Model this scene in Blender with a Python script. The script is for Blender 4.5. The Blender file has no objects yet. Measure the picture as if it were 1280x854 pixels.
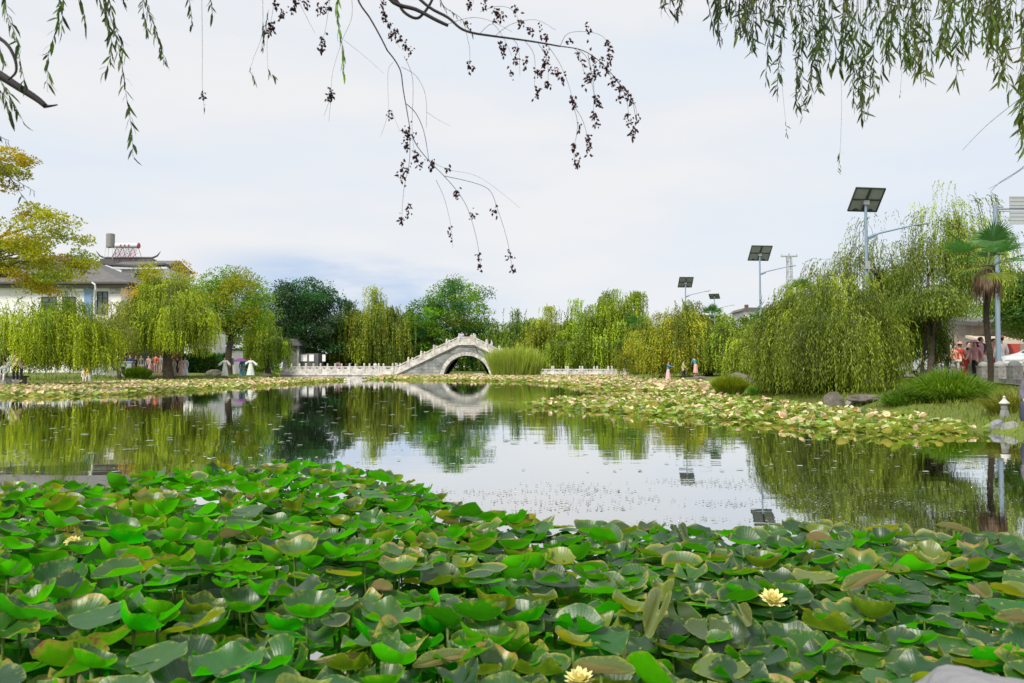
import bpy, bmesh, math, random
import numpy as np
from mathutils import Vector, Matrix, Euler, Quaternion

rng = np.random.default_rng(11)
random.seed(11)
SC = bpy.context.scene
COL = SC.collection
R = math.radians

# ------------------------------------------------------------------ camera, sky, sun, exposure
CAMZ, FPX, YH = 1.1, 950.0, 459.5
PITCH = math.atan((YH - 427.0) / FPX)
cam_d = bpy.data.cameras.new('camera')
cam = bpy.data.objects.new('camera', cam_d)
COL.objects.link(cam)
cam.location = (0, 0, CAMZ)
cam.rotation_euler = (R(90) + PITCH, 0, 0)
cam_d.sensor_width = 36.0
cam_d.lens = FPX / 1280 * 36.0
cam_d.clip_start = 0.05
cam_d.clip_end = 9000
cam_d.dof.use_dof = True
cam_d.dof.focus_distance = 14.0
cam_d.dof.aperture_fstop = 7.1
SC.camera = cam

SUN_EL, SUN_AZ = 52.0, 215.0      # azimuth measured clockwise from +Y (view direction)
world = bpy.data.worlds.new('World')
SC.world = world
world.use_nodes = True
wn, wl = world.node_tree.nodes, world.node_tree.links
wn.clear()
w_out = wn.new('ShaderNodeOutputWorld')
w_bg = wn.new('ShaderNodeBackground')
sky = wn.new('ShaderNodeTexSky')
sky.sky_type = 'NISHITA'
sky.sun_disc = False
sky.sun_elevation = R(SUN_EL)
sky.sun_rotation = R(SUN_AZ)
sky.dust_density = 2.0
w_bg.inputs['Strength'].default_value = 0.1
# thin cloud sheet: procedural noise over the sky direction
tc = wn.new('ShaderNodeTexCoord')
sx = wn.new('ShaderNodeSeparateXYZ')
wl.new(tc.outputs['Generated'], sx.inputs[0])
mp = wn.new('ShaderNodeMapping')
mp.inputs['Scale'].default_value = (1.5, 1.5, 6.0)
mp.inputs['Location'].default_value = (0.35, 0.1, 0.2)
wl.new(tc.outputs['Generated'], mp.inputs['Vector'])
nz = wn.new('ShaderNodeTexNoise')
nz.inputs['Scale'].default_value = 1.3
nz.inputs['Detail'].default_value = 6
nz.inputs['Roughness'].default_value = 0.5
wl.new(mp.outputs[0], nz.inputs['Vector'])
cr = wn.new('ShaderNodeValToRGB')
cr.color_ramp.elements[0].position = 0.36
cr.color_ramp.elements[0].color = (8.0, 8.7, 9.6, 1)
cr.color_ramp.elements[1].position = 0.60
cr.color_ramp.elements[1].color = (9.2, 9.2, 9.3, 1)
wl.new(nz.outputs['Fac'], cr.inputs[0])
# grey-blue cloud bank low over the far trees
mp2 = wn.new('ShaderNodeMapping')
mp2.inputs['Scale'].default_value = (2.2, 2.2, 11.0)
mp2.inputs['Location'].default_value = (0.15, 0.0, 0.55)
wl.new(tc.outputs['Generated'], mp2.inputs['Vector'])
nz2 = wn.new('ShaderNodeTexNoise')
nz2.inputs['Scale'].default_value = 1.2
nz2.inputs['Detail'].default_value = 7
nz2.inputs['Roughness'].default_value = 0.55
wl.new(mp2.outputs[0], nz2.inputs['Vector'])
bank_r = wn.new('ShaderNodeMapRange')
bank_r.interpolation_type = 'SMOOTHSTEP'
bank_r.inputs['From Min'].default_value = 0.36
bank_r.inputs['From Max'].default_value = 0.56
wl.new(nz2.outputs['Fac'], bank_r.inputs['Value'])
low = wn.new('ShaderNodeMapRange')
low.interpolation_type = 'SMOOTHSTEP'
low.inputs['From Min'].default_value = 0.160
low.inputs['From Max'].default_value = 0.125
wl.new(sx.outputs['Z'], low.inputs['Value'])
azw = wn.new('ShaderNodeMapRange')      # the bank sits left of the middle of the view
azw.interpolation_type = 'SMOOTHSTEP'
azw.inputs['From Min'].default_value = 0.04
azw.inputs['From Max'].default_value = -0.14
wl.new(sx.outputs['X'], azw.inputs['Value'])
mm = wn.new('ShaderNodeMath'); mm.operation = 'MULTIPLY'
wl.new(bank_r.outputs[0], mm.inputs[0]); wl.new(low.outputs[0], mm.inputs[1])
mm2 = wn.new('ShaderNodeMath'); mm2.operation = 'MULTIPLY'
wl.new(mm.outputs[0], mm2.inputs[0]); wl.new(azw.outputs[0], mm2.inputs[1])
mixb = wn.new('ShaderNodeMix'); mixb.data_type = 'RGBA'
azl = wn.new('ShaderNodeMapRange'); azl.interpolation_type = 'SMOOTHSTEP'
azl.inputs['From Min'].default_value = -0.44; azl.inputs['From Max'].default_value = -0.26
wl.new(sx.outputs['X'], azl.inputs['Value'])
mm3 = wn.new('ShaderNodeMath'); mm3.operation = 'MULTIPLY'
wl.new(mm2.outputs[0], mm3.inputs[0]); wl.new(azl.outputs[0], mm3.inputs[1])
hor = wn.new('ShaderNodeMapRange'); hor.interpolation_type = 'SMOOTHSTEP'
hor.inputs['From Min'].default_value = 0.03; hor.inputs['From Max'].default_value = 0.09
wl.new(sx.outputs['Z'], hor.inputs['Value'])
mm4 = wn.new('ShaderNodeMath'); mm4.operation = 'MULTIPLY'
wl.new(mm3.outputs[0], mm4.inputs[0]); wl.new(hor.outputs[0], mm4.inputs[1])
wl.new(mm4.outputs[0], mixb.inputs[0])
wl.new(cr.outputs[0], mixb.inputs[6])
mixb.inputs[7].default_value = (5.6, 6.9, 9.0, 1)
mixs = wn.new('ShaderNodeMix'); mixs.data_type = 'RGBA'
mixs.inputs[0].default_value = 0.93
wl.new(sky.outputs[0], mixs.inputs[6])
wl.new(mixb.outputs[2], mixs.inputs[7])
wl.new(mixs.outputs[2], w_bg.inputs['Color'])
wl.new(w_bg.outputs[0], w_out.inputs[0])

sun_d = bpy.data.lights.new('sun', 'SUN')
sun_d.energy = 4.3
sun_d.angle = R(11)
sun_d.color = (1.0, 0.95, 0.86)
sun = bpy.data.objects.new('sun', sun_d)
COL.objects.link(sun)
sd = Vector((math.sin(R(SUN_AZ)) * math.cos(R(SUN_EL)), math.cos(R(SUN_AZ)) * math.cos(R(SUN_EL)), math.sin(R(SUN_EL))))
sun.rotation_euler = sd.to_track_quat('Z', 'Y').to_euler()
vs = SC.view_settings
vs.view_transform = 'Standard'; vs.look = 'None'; vs.gamma = 1.0
vs.use_curve_mapping = False
vs.exposure = 0.0
SC.cycles.max_bounces = 6
SC.cycles.diffuse_bounces = 3
SC.cycles.glossy_bounces = 3
SC.cycles.transmission_bounces = 3

# ------------------------------------------------------------------ helpers
CP, SP = math.cos(PITCH), math.sin(PITCH)
def W(px, py, d):
    u, v = (px - 640) / FPX, (427 - py) / FPX
    dx, dy, dz = u, CP - v * SP, SP + v * CP
    t = d / dy
    return Vector((dx * t, d, CAMZ + dz * t))
def X(px, d): return (px - 640) * d / FPX
def Zp(py, d): return CAMZ + (YH - py) * d / FPX
def G(px, py, z=0.0):
    d = (CAMZ - z) * FPX / (py - YH)
    return Vector((X(px, d), d, z))

def tag(o, label=None, cat=None, group=None, kind=None):
    if label: o['label'] = label
    if cat: o['category'] = cat
    if group: o['group'] = group
    if kind: o['kind'] = kind
    return o
def empty(name, loc, rz=0, label=None, cat=None, group=None):
    o = bpy.data.objects.new(name, None)
    o.empty_display_size = 0.1
    COL.objects.link(o)
    o.location = loc; o.rotation_euler = (0, 0, rz)
    return tag(o, label, cat, group)
def link(name, me, m=None, parent=None, loc=None):
    o = bpy.data.objects.new(name, me)
    COL.objects.link(o)
    if m is not None:
        if len(me.materials) == 0: me.materials.append(m)
    if parent is not None:
        o.parent = parent
    if loc is not None: o.location = loc
    return o
def copy_tree(o, parent=None):
    c = o.copy(); COL.objects.link(c); c.parent = parent
    for ch in list(o.children): copy_tree(ch, c)
    return c

def npmesh(name, V, F, col=None, colname='tint', smooth=False, uv=None, extra=None):
    """V (n,3), F (m,k) faces all with k corners"""
    V = np.asarray(V, np.float32); F = np.asarray(F, np.int32)
    me = bpy.data.meshes.new(name)
    me.vertices.add(len(V)); me.vertices.foreach_set('co', V.ravel())
    k = F.shape[1]
    me.loops.add(F.size); me.loops.foreach_set('vertex_index', F.ravel())
    me.polygons.add(len(F))
    me.polygons.foreach_set('loop_start', np.arange(0, F.size, k, dtype=np.int32))
    try: me.polygons.foreach_set('loop_total', np.full(len(F), k, np.int32))
    except Exception: pass
    if col is not None:
        a = me.color_attributes.new(colname, 'FLOAT_COLOR', 'POINT')
        c4 = np.ones((len(V), 4), np.float32); c4[:, :3] = col
        a.data.foreach_set('color', c4.ravel())
    if extra is not None:
        for nme, cc in extra.items():
            a = me.color_attributes.new(nme, 'FLOAT_COLOR', 'POINT')
            c4 = np.ones((len(V), 4), np.float32); c4[:, :3] = cc
            a.data.foreach_set('color', c4.ravel())
    me.update(calc_edges=True)
    if smooth: me.polygons.foreach_set('use_smooth', np.ones(len(F), bool))
    me.validate()
    return me

class MB:
    """collects boxes, tubes and prisms; builds ONE mesh"""
    def __init__(s): s.bm = bmesh.new()
    def box(s, c, size, rz=0, bevel=0.0, rot=None):
        g = bmesh.ops.create_cube(s.bm, size=1.0)
        vs_ = g['verts']
        M = Matrix.Translation(Vector(c)) @ (rot.to_matrix().to_4x4() if rot is not None else Matrix.Rotation(rz, 4, 'Z')) @ Matrix.Diagonal((size[0], size[1], size[2], 1))
        for v in vs_: v.co = M @ v.co
        if bevel > 0:
            es = list({e for v in vs_ for e in v.link_edges})
            bmesh.ops.bevel(s.bm, geom=es, offset=bevel, segments=2, affect='EDGES', profile=0.5)
        return s
    def tube(s, pts, rad, n=8, cap=True):
        pts = [Vector(p) for p in pts]
        if not hasattr(rad, '__len__'): rad = [rad] * len(pts)
        rings = []
        a = None
        for i, p in enumerate(pts):
            t = (pts[min(i + 1, len(pts) - 1)] - pts[max(i - 1, 0)]).normalized()
            if a is None: a = t.cross(Vector((1, 0, 0)) if abs(t.z) > .8 else Vector((0, 0, 1)))
            else:
                a = a - t * a.dot(t)
                if a.length < 1e-4: a = t.cross(Vector((1, 0, 0)))
            a.normalize(); b = t.cross(a)
            rings.append([s.bm.verts.new(p + (a * math.cos(2 * math.pi * k / n) + b * math.sin(2 * math.pi * k / n)) * rad[i]) for k in range(n)])
        for i in range(len(rings) - 1):
            for k in range(n):
                s.bm.faces.new((rings[i][k], rings[i][(k + 1) % n], rings[i + 1][(k + 1) % n], rings[i + 1][k]))
        if cap:
            try:
                s.bm.faces.new(rings[0][::-1]); s.bm.faces.new(rings[-1])
            except Exception: pass
        return s
    def lathe(s, prof, c=(0, 0, 0), n=16, sx=1, sy=1):
        c = Vector(c); rings = []
        for r, z in prof:
            rings.append([s.bm.verts.new(c + Vector((r * sx * math.cos(2 * math.pi * k / n), r * sy * math.sin(2 * math.pi * k / n), z))) for k in range(n)])
        for i in range(len(rings) - 1):
            for k in range(n):
                s.bm.faces.new((rings[i][k], rings[i][(k + 1) % n], rings[i + 1][(k + 1) % n], rings[i + 1][k]))
        s.bm.faces.new(rings[0][::-1]); s.bm.faces.new(rings[-1])
        return s
    def prism(s, poly, y0, y1):
        """polygon in XZ extruded along Y"""
        a = [s.bm.verts.new((p[0], y0, p[1])) for p in poly]
        b = [s.bm.verts.new((p[0], y1, p[1])) for p in poly]
        s.bm.faces.new(a); s.bm.faces.new(b[::-1])
        for i in range(len(a)):
            j = (i + 1) % len(a)
            s.bm.faces.new((a[j], a[i], b[i], b[j]))
        return s
    def quad(s, *ps):
        s.bm.faces.new([s.bm.verts.new(p) for p in ps]); return s
    def mesh(s, name, smooth=False):
        bmesh.ops.recalc_face_normals(s.bm, faces=s.bm.faces)
        me = bpy.data.meshes.new(name); s.bm.to_mesh(me); s.bm.free()
        if smooth: me.polygons.foreach_set('use_smooth', np.ones(len(me.polygons), bool))
        return me
    def build(s, name, m, parent=None, smooth=False):
        return link(name, s.mesh(name, smooth), m, parent)

# ------------------------------------------------------------------ materials
def nt(name):
    m = bpy.data.materials.new(name); m.use_nodes = True
    n, l = m.node_tree.nodes, m.node_tree.links
    return m, n, l
def simple(name, col, rough=0.7, metal=0.0, var=0.0, scale=4.0, bump=0.0, bscale=None, spec=0.4, col2=None, detail=5):
    m, n, l = nt(name)
    b = n['Principled BSDF']
    b.inputs['Roughness'].default_value = rough
    b.inputs['Metallic'].default_value = metal
    b.inputs['Specular IOR Level'].default_value = spec
    b.inputs['Base Color'].default_value = (*col, 1)
    if var > 0 or col2 is not None:
        t = n.new('ShaderNodeTexCoord')
        z = n.new('ShaderNodeTexNoise'); z.inputs['Scale'].default_value = scale; z.inputs['Detail'].default_value = detail
        z.inputs['Roughness'].default_value = 0.6
        l.new(t.outputs['Object'], z.inputs['Vector'])
        r = n.new('ShaderNodeValToRGB')
        r.color_ramp.elements[0].position = 0.35; r.color_ramp.elements[1].position = 0.68
        c2 = col2 if col2 is not None else tuple(c * (1 - var) for c in col)
        r.color_ramp.elements[0].color = (*c2, 1)
        r.color_ramp.elements[1].color = (*[min(1, c * (1 + var * 0.5)) for c in col], 1)
        l.new(z.outputs['Fac'], r.inputs[0]); l.new(r.outputs[0], b.inputs['Base Color'])
    if bump > 0:
        t = n.new('ShaderNodeTexCoord')
        z = n.new('ShaderNodeTexNoise'); z.inputs['Scale'].default_value = bscale or scale * 4; z.inputs['Detail'].default_value = 6
        l.new(t.outputs['Object'], z.inputs['Vector'])
        bp = n.new('ShaderNodeBump'); bp.inputs['Strength'].default_value = bump; bp.inputs['Distance'].default_value = 0.05
        l.new(z.outputs['Fac'], bp.inputs['Height']); l.new(bp.outputs[0], b.inputs['Normal'])
    return m
def leafmat(name, trans=0.42, gloss=0.025, rough=0.5):
    """leaf colour comes from the mesh's own leaf colours ('tint')"""
    m, n, l = nt(name)
    n.clear()
    o = n.new('ShaderNodeOutputMaterial')
    a = n.new('ShaderNodeAttribute'); a.attribute_name = 'tint'
    d = n.new('ShaderNodeBsdfDiffuse'); t = n.new('ShaderNodeBsdfTranslucent')
    g = n.new('ShaderNodeBsdfGlossy'); g.inputs['Roughness'].default_value = rough
    mx = n.new('ShaderNodeMixShader'); mx.inputs[0].default_value = trans
    hs = n.new('ShaderNodeHueSaturation'); hs.inputs['Saturation'].default_value = 1.1; hs.inputs['Value'].default_value = 1.25
    l.new(a.outputs['Color'], d.inputs[0]); l.new(a.outputs['Color'], hs.inputs['Color']); l.new(hs.outputs[0], t.inputs[0])
    l.new(d.outputs[0], mx.inputs[1]); l.new(t.outputs[0], mx.inputs[2])
    m2 = n.new('ShaderNodeMixShader'); m2.inputs[0].default_value = gloss
    l.new(mx.outputs[0], m2.inputs[1]); l.new(g.outputs[0], m2.inputs[2])
    l.new(m2.outputs[0], o.inputs[0])
    return m
M_leaf = leafmat('tree_leaf')
M_far = leafmat('tree_leaf_far', 0.38, 0.03)
M_bark = simple('bark', (0.09, 0.07, 0.05), 0.95, var=0.5, scale=6, bump=0.6)
M_twig = simple('twig_bark', (0.035, 0.028, 0.032), 0.8, var=0.3, scale=30)

def lilymat():
    m, n, l = nt('lily_leaf'); n.clear()
    o = n.new('ShaderNodeOutputMaterial')
    geo = n.new('ShaderNodeNewGeometry')
    top = n.new('ShaderNodeAttribute'); top.attribute_name = 'tint'
    und = n.new('ShaderNodeAttribute'); und.attribute_name = 'under'
    uv = n.new('ShaderNodeAttribute'); uv.attribute_name = 'polar'      # r = angle, g = radius, b = blemish
    sp = n.new('ShaderNodeSeparateColor'); l.new(uv.outputs['Color'], sp.inputs[0])
    oi = n.new('ShaderNodeObjectInfo')
    # veins
    mv = n.new('ShaderNodeMath'); mv.operation = 'MULTIPLY'; mv.inputs[1].default_value = 2 * math.pi * 17
    l.new(sp.outputs[0], mv.inputs[0])
    sn = n.new('ShaderNodeMath'); sn.operation = 'SINE'; l.new(mv.outputs[0], sn.inputs[0])
    ab = n.new('ShaderNodeMath'); ab.operation = 'ABSOLUTE'; l.new(sn.outputs[0], ab.inputs[0])
    pw = n.new('ShaderNodeMath'); pw.operation = 'POWER'; pw.inputs[1].default_value = 0.35; l.new(ab.outputs[0], pw.inputs[0])
    bp = n.new('ShaderNodeBump'); bp.inputs['Strength'].default_value = 0.22; bp.inputs['Distance'].default_value = 0.0022
    # fine noise
    tcn = n.new('ShaderNodeTexCoord')
    z = n.new('ShaderNodeTexNoise'); z.noise_dimensions = '4D'; z.inputs['Scale'].default_value = 22; z.inputs['Detail'].default_value = 5
    l.new(tcn.outputs['Object'], z.inputs['Vector'])
    wz = n.new('ShaderNodeMath'); wz.operation = 'MULTIPLY'; wz.inputs[1].default_value = 37.0
    l.new(oi.outputs['Random'], wz.inputs[0]); l.new(wz.outputs[0], z.inputs['W'])
    ad = n.new('ShaderNodeMath'); ad.operation = 'ADD'; l.new(pw.outputs[0], ad.inputs[0]); l.new(z.outputs['Fac'], ad.inputs[1])
    l.new(ad.outputs[0], bp.inputs['Height'])
    z2 = n.new('ShaderNodeTexNoise'); z2.noise_dimensions = '4D'; z2.inputs['Scale'].default_value = 6; z2.inputs['Detail'].default_value = 8
    z2.inputs['Roughness'].default_value = 0.65
    l.new(tcn.outputs['Object'], z2.inputs['Vector']); l.new(wz.outputs[0], z2.inputs['W'])
    # brown, eaten rims: radius * noise
    br = n.new('ShaderNodeMath'); br.operation = 'ADD'
    l.new(sp.outputs[1], br.inputs[0]); l.new(z2.outputs['Fac'], br.inputs[1])
    bl = n.new('ShaderNodeMath'); bl.operation = 'ADD'; l.new(br.outputs[0], bl.inputs[0]); l.new(sp.outputs[2], bl.inputs[1])
    rm = n.new('ShaderNodeMapRange'); rm.inputs['From Min'].default_value = 1.60; rm.inputs['From Max'].default_value = 1.72
    l.new(bl.outputs[0], rm.inputs['Value'])
    rm2 = n.new('ShaderNodeMapRange'); rm2.inputs['From Min'].default_value = 1.42; rm2.inputs['From Max'].default_value = 1.66
    l.new(bl.outputs[0], rm2.inputs['Value'])
    def tintmix(src, k):
        a1 = n.new('ShaderNodeMix'); a1.data_type = 'RGBA'
        c0 = n.new('ShaderNodeMapRange'); c0.inputs['From Min'].default_value = .11; c0.inputs['From Max'].default_value = .03
        l.new(sp.outputs[1], c0.inputs['Value'])
        a0_ = n.new('ShaderNodeMix'); a0_.data_type = 'RGBA'; l.new(c0.outputs[0], a0_.inputs[0]); l.new(src, a0_.inputs[6]); a0_.inputs[7].default_value = (0.22 * k, 0.30 * k, 0.06, 1)
        l.new(rm2.outputs[0], a1.inputs[0]); l.new(a0_.outputs[2], a1.inputs[6]); a1.inputs[7].default_value = (0.30 * k, 0.33 * k, 0.03, 1)
        a2 = n.new('ShaderNodeMix'); a2.data_type = 'RGBA'
        l.new(rm.outputs[0], a2.inputs[0]); l.new(a1.outputs[2], a2.inputs[6]); a2.inputs[7].default_value = (0.33, 0.15, 0.06, 1)
        hs = n.new('ShaderNodeHueSaturation')
        mr = n.new('ShaderNodeMapRange'); mr.inputs['To Min'].default_value = 0.78; mr.inputs['To Max'].default_value = 1.25
        l.new(z2.outputs['Fac'], mr.inputs['Value']); l.new(mr.outputs[0], hs.inputs['Value'])
        mh = n.new('ShaderNodeMapRange'); mh.inputs['To Min'].default_value = 0.485; mh.inputs['To Max'].default_value = 0.515
        l.new(oi.outputs['Random'], mh.inputs['Value']); l.new(mh.outputs[0], hs.inputs['Hue'])
        l.new(a2.outputs[2], hs.inputs['Color'])
        return hs.outputs[0]
    ct, cu = tintmix(top.outputs['Color'], 0.8), tintmix(und.outputs['Color'], 1.2)
    # top side: waxy, dark
    pt = n.new('ShaderNodeBsdfPrincipled'); pt.inputs['Roughness'].default_value = 0.40
    pt.inputs['Specular IOR Level'].default_value = 0.58
    pt.inputs['Coat Weight'].default_value = 0.0
    l.new(ct, pt.inputs['Base Color']); l.new(bp.outputs[0], pt.inputs['Normal'])
    tr = n.new('ShaderNodeBsdfTranslucent'); l.new(cu, tr.inputs[0])
    m1 = n.new('ShaderNodeMixShader'); m1.inputs[0].default_value = 0.12
    l.new(pt.outputs[0], m1.inputs[1]); l.new(tr.outputs[0], m1.inputs[2])
    # underside: pale bright green, matt, lit through
    df = n.new('ShaderNodeBsdfPrincipled'); df.inputs['Roughness'].default_value = 0.6
    df.inputs['Specular IOR Level'].default_value = 0.12
    l.new(cu, df.inputs['Base Color']); l.new(bp.outputs[0], df.inputs['Normal'])
    m2 = n.new('ShaderNodeMixShader'); m2.inputs[0].default_value = 0.5
    l.new(df.outputs[0], m2.inputs[1]); l.new(tr.outputs[0], m2.inputs[2])
    mx = n.new('ShaderNodeMixShader')
    l.new(geo.outputs['Backfacing'], mx.inputs[0]); l.new(m1.outputs[0], mx.inputs[1]); l.new(m2.outputs[0], mx.inputs[2])
    l.new(mx.outputs[0], o.inputs[0])
    return m
M_lily = lilymat()
M_stem = simple('lily_stem', (0.10, 0.16, 0.03), 0.6, var=0.4, scale=20)

def watermat():
    m, n, l = nt('pond_water'); n.clear()
    o = n.new('ShaderNodeOutputMaterial')
    df = n.new('ShaderNodeBsdfDiffuse'); df.inputs[0].default_value = (0.018, 0.022, 0.012, 1)
    gl = n.new('ShaderNodeBsdfGlossy'); gl.inputs['Roughness'].default_value = 0.02; gl.inputs[0].default_value = (0.97, 0.98, 0.98, 1)
    lw = n.new('ShaderNodeLayerWeight'); lw.inputs['Blend'].default_value = 0.5
    fr = n.new('ShaderNodeMapRange'); fr.inputs['From Min'].default_value = 0.35; fr.inputs['From Max'].default_value = 0.93
    fr.inputs['To Min'].default_value = 0.18; fr.inputs['To Max'].default_value = 0.96
    l.new(lw.outputs['Facing'], fr.inputs['Value'])
    tc_ = n.new('ShaderNodeTexCoord')
    mp_ = n.new('ShaderNodeMapping'); mp_.inputs['Scale'].default_value = (0.5, 2.2, 1)
    l.new(tc_.outputs['Object'], mp_.inputs['Vector'])
    z = n.new('ShaderNodeTexNoise'); z.inputs['Scale'].default_value = 0.9; z.inputs['Detail'].default_value = 4; z.inputs['Roughness'].default_value = 0.5
    l.new(mp_.outputs[0], z.inputs['Vector'])
    z3 = n.new('ShaderNodeTexNoise'); z3.inputs['Scale'].default_value = 0.08; z3.inputs['Detail'].default_value = 2
    l.new(tc_.outputs['Object'], z3.inputs['Vector'])
    mr = n.new('ShaderNodeMapRange'); mr.inputs['From Min'].default_value = 0.4; mr.inputs['From Max'].default_value = 0.65
    mr.inputs['To Min'].default_value = 0.25; mr.inputs['To Max'].default_value = 1.0
    l.new(z3.outputs['Fac'], mr.inputs['Value'])
    mu = n.new('ShaderNodeMath'); mu.operation = 'MULTIPLY'; l.new(z.outputs['Fac'], mu.inputs[0]); l.new(mr.outputs[0], mu.inputs[1])
    bp = n.new('ShaderNodeBump'); bp.inputs['Strength'].default_value = 0.10; bp.inputs['Distance'].default_value = 0.04
    l.new(mu.outputs[0], bp.inputs['Height']); l.new(bp.outputs[0], gl.inputs['Normal'])
    mx = n.new('ShaderNodeMixShader'); l.new(fr.outputs[0], mx.inputs[0]); l.new(df.outputs[0], mx.inputs[1]); l.new(gl.outputs[0], mx.inputs[2])
    l.new(mx.outputs[0], o.inputs[0])
    return m
M_water = watermat()

def groundmat():
    m, n, l = nt('bank_ground')
    b = n['Principled BSDF']; b.inputs['Roughness'].default_value = 0.95; b.inputs['Specular IOR Level'].default_value = 0.1
    t = n.new('ShaderNodeTexCoord')
    z = n.new('ShaderNodeTexNoise'); z.inputs['Scale'].default_value = 0.6; z.inputs['Detail'].default_value = 9; z.inputs['Roughness'].default_value = 0.7
    l.new(t.outputs['Object'], z.inputs['Vector'])
    r = n.new('ShaderNodeValToRGB'); e = r.color_ramp.elements
    e[0].position = 0.32; e[0].color = (0.13, 0.10, 0.06, 1)
    e[1].position = 0.66; e[1].color = (0.17, 0.22, 0.04, 1)
    k = e.new(0.48); k.color = (0.12, 0.16, 0.035, 1)
    l.new(z.outputs['Fac'], r.inputs[0]); l.new(r.outputs[0], b.inputs['Base Color'])
    z2 = n.new('ShaderNodeTexNoise'); z2.inputs['Scale'].default_value = 9; z2.inputs['Detail'].default_value = 6
    l.new(t.outputs['Object'], z2.inputs['Vector'])
    bp = n.new('ShaderNodeBump'); bp.inputs['Strength'].default_value = 0.8; bp.inputs['Distance'].default_value = 0.08
    l.new(z2.outputs['Fac'], bp.inputs['Height']); l.new(bp.outputs[0], b.inputs['Normal'])
    return m
M_ground = groundmat()
M_stone = simple('pale_stone', (0.62, 0.59, 0.54), 0.85, var=0.42, scale=1.6, bump=0.35, bscale=9)
M_stone_g = simple('weathered_stone', (0.29, 0.295, 0.28), 0.9, var=0.45, scale=1.1, bump=0.5, bscale=6)
M_rock = simple('rock', (0.15, 0.135, 0.11), 0.92, var=0.45, scale=3, bump=0.9, bscale=7)
M_rock_near = simple('near_stone', (0.24, 0.24, 0.25), 0.9, var=0.12, scale=6, bump=0.3, bscale=40)
M_white = simple('white_plaster', (0.84, 0.82, 0.81), 0.9, var=0.10, scale=0.7)
M_grey = simple('grey_plaster', (0.13, 0.13, 0.13), 0.9, var=0.3, scale=0.8)
M_metal_b = simple('bluish_metal', (0.25, 0.33, 0.42), 0.5, 0.3)
M_metal = simple('galvanised_metal', (0.42, 0.44, 0.46), 0.5, 0.4, var=0.15)
M_panel = simple('panel_back', (0.30, 0.32, 0.31), 0.6, 0.1, var=0.1)
M_dark = simple('dark_metal', (0.05, 0.055, 0.06), 0.5, 0.2)
M_pave = simple('paving', (0.34, 0.33, 0.31), 0.9, var=0.2, scale=1.5, bump=0.2)
M_asph = simple('asphalt', (0.06, 0.06, 0.062), 0.9, var=0.2, scale=3, bump=0.3)

# ------------------------------------------------------------------ the ground: pond basin, banks and plain as one sheet
shore = [(-55, 34), (X(0, 43), 43), (X(60, 46), 46), (X(110, 50), 50), (X(170, 57), 57), (X(285, 63), 63), (X(350, 74), 74),
         (X(352, 98), 97), (X(340, 108), 108), (X(420, 113), 113), (X(520, 116), 116), (X(600, 118), 118), (X(680, 114), 114), (X(760, 108), 108),
         (X(787, 98), 98), (X(795, 80), 80), (X(815, 66), 66), (X(870, 60), 60), (X(898, 48), 48), (X(905, 36), 36), (X(930, 27), 27), (X(985, 23), 23), (X(1060, 19.5), 19.5), (X(1150, 16.4), 16.4),
         (X(1215, 13.6), 13.6), (X(1275, 12.2), 12.2), (12, 10), (14, 4), (12, 0.9), (0.8, 0.75), (-14, 0.6), (-40, 1), (-60, 14)]
def sdist(px, py, poly):
    poly = np.array(poly); n = len(poly)
    dmin = np.full(px.shape, 1e9); inside = np.zeros(px.shape, bool)
    for i in range(n):
        ax, ay = poly[i]; bx, by = poly[(i + 1) % n]
        ex, ey = bx - ax, by - ay
        t = np.clip(((px - ax) * ex + (py - ay) * ey) / (ex * ex + ey * ey), 0, 1)
        dd = np.hypot(px - ax - t * ex, py - ay - t * ey)
        dmin = np.minimum(dmin, dd)
        c = ((ay > py) != (by > py)) & (px < (bx - ax) * (py - ay) / (by - ay + 1e-12) + ax)
        inside ^= c
    return np.where(inside, -dmin, dmin)
def sst(a, b, x):
    t = np.clip((x - a) / (b - a), 0, 1); return t * t * (3 - 2 * t)
def gz(x, y):
    x = np.asarray(x, float); y = np.asarray(y, float)
    s = sdist(x, y, shore)
    out = 0.30 * sst(-0.1, 0.9, s) + 0.24 * sst(1, 9, s) + 0.03 * np.sin(x * 1.7) * np.cos(y * 1.3) * sst(0.3, 2, s) * (1 - sst(8, 9, s))
    return np.where(s > -0.1, out, np.maximum(-0.9, (s + 0.1) * 0.8))
def gz1(x, y): return float(gz(np.array([x]), np.array([y]))[0])
gx = np.concatenate([[-4000, -1500, -600, -250, -120, -85], np.arange(-65, 45, 0.6), [60, 90, 140, 300, 700, 1500, 4000]])
gy = np.concatenate([[-4000, -1200, -300, -80, -25], np.arange(-8, 130, 0.6), [140, 160, 200, 300, 600, 1400, 5000]])
GX, GY = np.meshgrid(gx, gy)
GZ = gz(GX.ravel(), GY.ravel())
nxg = len(gx); ii = np.arange(len(gy) - 1)[:, None] * nxg + np.arange(nxg - 1)[None, :]
F = np.stack([ii, ii + 1, ii + nxg + 1, ii + nxg], -1).reshape(-1, 4)
ground = link('ground', npmesh('ground', np.stack([GX.ravel(), GY.ravel(), GZ], 1), F, smooth=True), M_ground)
tag(ground, kind='structure')
wm = MB(); wm.quad((-75, -3, 0), (30, -3, 0), (30, 125, 0), (-75, 125, 0))
water = wm.build('pond_water', M_water); tag(water, kind='structure')
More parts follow.
